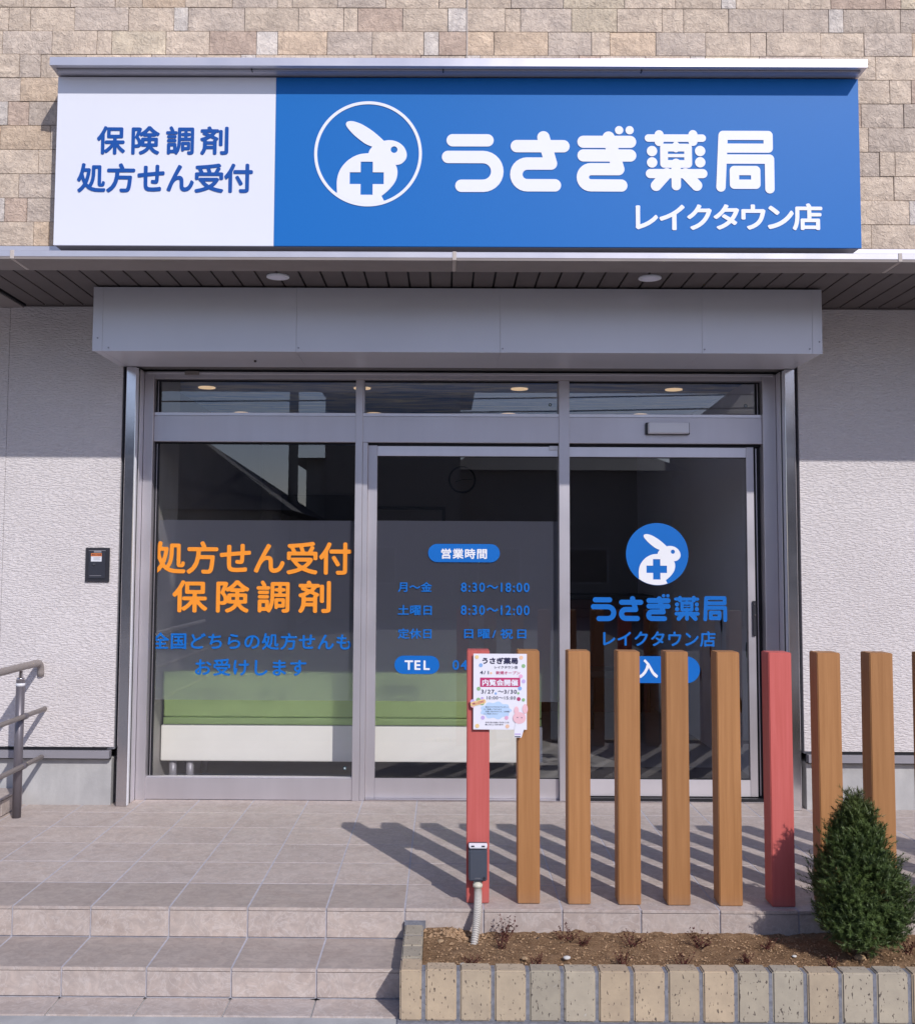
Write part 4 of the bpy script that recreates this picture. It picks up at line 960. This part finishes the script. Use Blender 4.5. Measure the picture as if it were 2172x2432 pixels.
# ================================================================== CONIFER
def conifer(name, x, y, H, W, seed, lab):
    rnd = random.Random(seed); root = empty(name, lab, 'conifer', 'dwarf conifers in the planter', loc=(x, y, -.085))
    bm = bmesh.new(); tube_bm(bm, [(0, 0, -.02), (.004, 0, .06), (-.003, .004, H * .5), (0, 0, H * .93)], [.013, .011, .007, .002], 8)
    for k_ in range(16):
        a = rnd.uniform(0, 6.28); z = rnd.uniform(.035, H * .5); r = W * rnd.uniform(.45, .8)
        tube_bm(bm, [(0, 0, z * .6), (math.cos(a) * r * .5, math.sin(a) * r * .5, z * .8), (math.cos(a) * r, math.sin(a) * r, z + .03)], [.005, .0035, .0015], 5)
    link('trunk', mesh(bm, 'trunk', True), 'bark', root)
    V, Fc = [], []
    def prof(t):   # radius as a share of W along the height
        pts = [(0, .62), (.08, .88), (.2, 1.04), (.34, 1.0), (.48, .88), (.6, .74), (.7, .58), (.8, .42), (.9, .25), (.97, .10), (1, .03)]
        for (a, b_), (c, d) in zip(pts[:-1], pts[1:]):
            if a <= t <= c: return b_ + (d - b_) * (t - a) / (c - a)
        return .03
    def shoot(p, d, ln, nn):
        d = d.normalized(); u = d.orthogonal().normalized(); v = d.cross(u)
        for k_ in range(nn):
            t = (k_ + rnd.random()) / nn; a = rnd.uniform(0, 6.28); o = p + d * ln * t
            e = (d * rnd.uniform(.35, 1.0) + (u * math.cos(a) + v * math.sin(a)) * rnd.uniform(.6, 1.0)).normalized() * rnd.uniform(.011, .019)
            s = e.cross(d + Vector((.1, .2, .3))).normalized() * .0013
            i = len(V); V.extend([o - s, o + s, o + e]); Fc.append((i, i + 1, i + 2))
    H0 = .078
    for k_ in range(330):
        t = rnd.random() ** 1.25 if k_ > 60 else rnd.random() * .25; a = k_ * 2.39996 + rnd.uniform(-.3, .3)
        lump = 1 + .32 * noise.noise(Vector((math.cos(a) * 1.5, math.sin(a) * 1.5, t * 5 + seed))) + .16 * noise.noise(Vector((math.cos(a) * 4, math.sin(a) * 4, t * 12 + seed)))
        r = W * prof(t) * lump * rnd.uniform(.80, 1.0); z = H0 + (H - H0) * t + rnd.uniform(-.012, .012)
        c = Vector((r * math.cos(a) + .018 * (1 - t), r * math.sin(a), z)); out = Vector((math.cos(a) * (1.05 - t * .7), math.sin(a) * (1.05 - t * .7), .25 + 1.2 * t)).normalized()
        for q in range(13):
            off = Vector((rnd.gauss(0, 1), rnd.gauss(0, 1), rnd.gauss(0, 1))) * .015
            shoot(c + off - out * rnd.uniform(0, .03), out + Vector((rnd.uniform(-.75, .75), rnd.uniform(-.75, .75), rnd.uniform(-.5, .75))), rnd.uniform(.020, .036), 24)
    for k_ in range(2600):
        t = rnd.random() ** 1.15; a = rnd.uniform(0, 6.28); r = W * prof(t) * .80 * math.sqrt(rnd.random())
        shoot(Vector((r * math.cos(a) + .015 * (1 - t), r * math.sin(a), H0 + .02 + (H * .93 - H0) * t)), Vector((math.cos(a), math.sin(a), .6)), .03, 22)
    for k_ in range(70):
        t = rnd.random(); a = rnd.uniform(0, 6.28); r = W * prof(t) * 1.04
        shoot(Vector((r * math.cos(a) + .018 * (1 - t), r * math.sin(a), H0 + (H - H0) * t)), Vector((math.cos(a), math.sin(a), rnd.uniform(.2, 1.6))), rnd.uniform(.03, .05), 26)
    for k_ in range(30): shoot(Vector((rnd.uniform(-.008, .008), rnd.uniform(-.008, .008), H * .95 + rnd.uniform(-.03, .0))), Vector((rnd.uniform(-.5, .5), rnd.uniform(-.5, .5), 1)), .03, 26)
    me = bpy.data.meshes.new('foliage'); me.from_pydata(V, [], Fc); link('foliage', me, 'needles', root); return root
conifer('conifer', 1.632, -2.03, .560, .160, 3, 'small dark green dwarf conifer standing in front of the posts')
conifer('conifer', 2.62, -1.35, .62, .18, 11, 'dwarf conifer in a pot outside the right edge of the picture')
conifer('conifer', 2.78, -2.02, .58, .18, 17, 'dwarf conifer in the planter beyond the right edge')

# ================================================================== HANDRAIL and ramp kerb at the left
hr = empty('handrail', 'grey tubular handrail with three rails on a round post', 'handrail', loc=(-2.042, -.43, 0))
tube('post', 'rail_grey', [(0, 0, 0.001), (0, 0, .70)], .0225, hr, 24)
tube('post_cap', 'stainless', [(0, 0, .70), (0, 0, .712), (0, 0, .7125), (0, 0, .745)], [.0225, .020, .012, .010], hr, 20)
tube('maker_band', 'white_plastic', [(0, 0, .668), (0, 0, .684)], .0229, hr, 24)
rl = [(-.0, y, .765) for y in (-3.2, -2, -1, 0, .22)] + [(0, .22 + .05 * math.sin(a), .765 - .05 * (1 - math.cos(a))) for a in (.4, .8, 1.2, 1.57)] + [(0, .272, .69)]
rl = [(x, y - .0, z) for x, y, z in rl]
tube('hand_rail', 'rail_tan', [(x, y, z) for x, y, z in rl], .0190, hr, 20)
for z, ye in ((.515, .40), (.262, .37)):
    tube('lower_rail', 'rail_tan', [(.028, -3.2, z), (.028, ye - .004, z), (.028, ye, z)], [.0125, .0125, .006], hr, 16)
    tube('clamp', 'rail_grey', [(.026, -.022, z - .002), (.026, .022, z - .002)], .0165, hr, 16)
kw = empty('ramp_kerb', 'low tiled kerb block beside the handrail at the left edge', 'kerb', loc=(0, 0, 0))
box('core', 'grout', (-3.6, -2.128), (-1.78, YW + .018), (.001, .085), kw)
for i in range(6):
    y0 = -1.78 + i * .27; box('kerb_tile', 'floor_tile', (-2.1275, -2.1205), (y0 + .003, y0 + .264), (.006, .080), kw, .001)
    box('cap_tile', 'floor_tile', (-2.42, -2.118), (y0 + .003, y0 + .264), (.0855, .0925), kw, .001)

# ================================================================== ACROSS THE STREET (seen as reflections in the glass)
def house(X0, X1, y, d_, h, rh, ra, rb_, mt, lab):
    """walls X0..X1, front at y, eaves h, ridge rh running from ra to rb_"""
    r = empty('opposite_house', lab, 'house', 'houses across the street', loc=(0, y, -.2))
    box('walls', mt, (X0, X1), (-d_, 0), (0, h), r)
    bm = bmesh.new(); o = .45
    P_ = [bm.verts.new(p) for p in ((X0 - o, o, h), (X1 + o, o, h), (X1 + o, -d_ - o, h), (X0 - o, -d_ - o, h), (ra, -d_ / 2, rh), (rb_, -d_ / 2, rh))]
    for f in ((0, 1, 5, 4), (1, 2, 5), (2, 3, 4, 5), (3, 0, 4), (0, 3, 2, 1)): bm.faces.new([P_[i] for i in f])
    bmesh.ops.recalc_face_normals(bm, faces=bm.faces[:]); link('roof', mesh(bm, 'roof'), 'roof_tile', r)
    for i in range(int((X1 - X0) / 2.4)):
        fx = X0 + 1.3 + i * 2.4; f = box('window', 'coated_grey', (fx - .6, fx + .6), (.001, .04), (.9, 1.9), r); box('pane', 'black_rubber', (fx - .55, fx + .55), (.041, .05), (.95, 1.85), f)
    return r
house(-12.5, -3.3, -15, 6, 2.5, 4.6, -10.5, -5.9, 'render_pale', 'pale low house with hipped roof across the street, on the left')
house(-3.55, -3.02, -22, 3, 4.2, 4.4, -3.4, -3.2, 'render_pale', 'narrow pale house wall behind the utility pole across the street')
house(-3.0, .55, -21.5, 6, 6.4, 7.3, -2.2, -.4, 'render_dark', 'narrow tall house straight across the street')
house(.35, 6.4, -23, 7, 4.0, 5.3, 2.2, 5.0, 'render_dark', 'low house between the two taller ones across the street')
house(7.2, 16, -19, 8, 5.0, 7.0, 9.0, 14, 'render_dark', 'wide dark house across the street, on the right')
up_ = empty('utility_pole', 'concrete utility pole with crossarm and wires across the street', 'utility pole', loc=(-3.25, -17.5, -.2))
tube('pole', 'pole_concrete', [(0, 0, 0), (0, 0, 9.5)], [.12, .09], up_, 16); box('crossarm', 'coated_grey', (-.9, .9), (-.04, .04), (5.9, 5.98), up_)
for x in (-.8, -.4, .4, .8): tube('insulator', 'white_plastic', [(x, 0, 5.98), (x, 0, 6.12)], .04, up_, 8)
for x, z in ((-.8, 6.1), (.8, 6.1), (0, 5.2), (0, 4.9)): tube('wire', 'black_rubber', [(x - 30 + t * 6, (t - 5) * .5, z + .5 * ((t - 5) / 5) ** 2 - .1) for t in range(11)], .018, up_, 5)
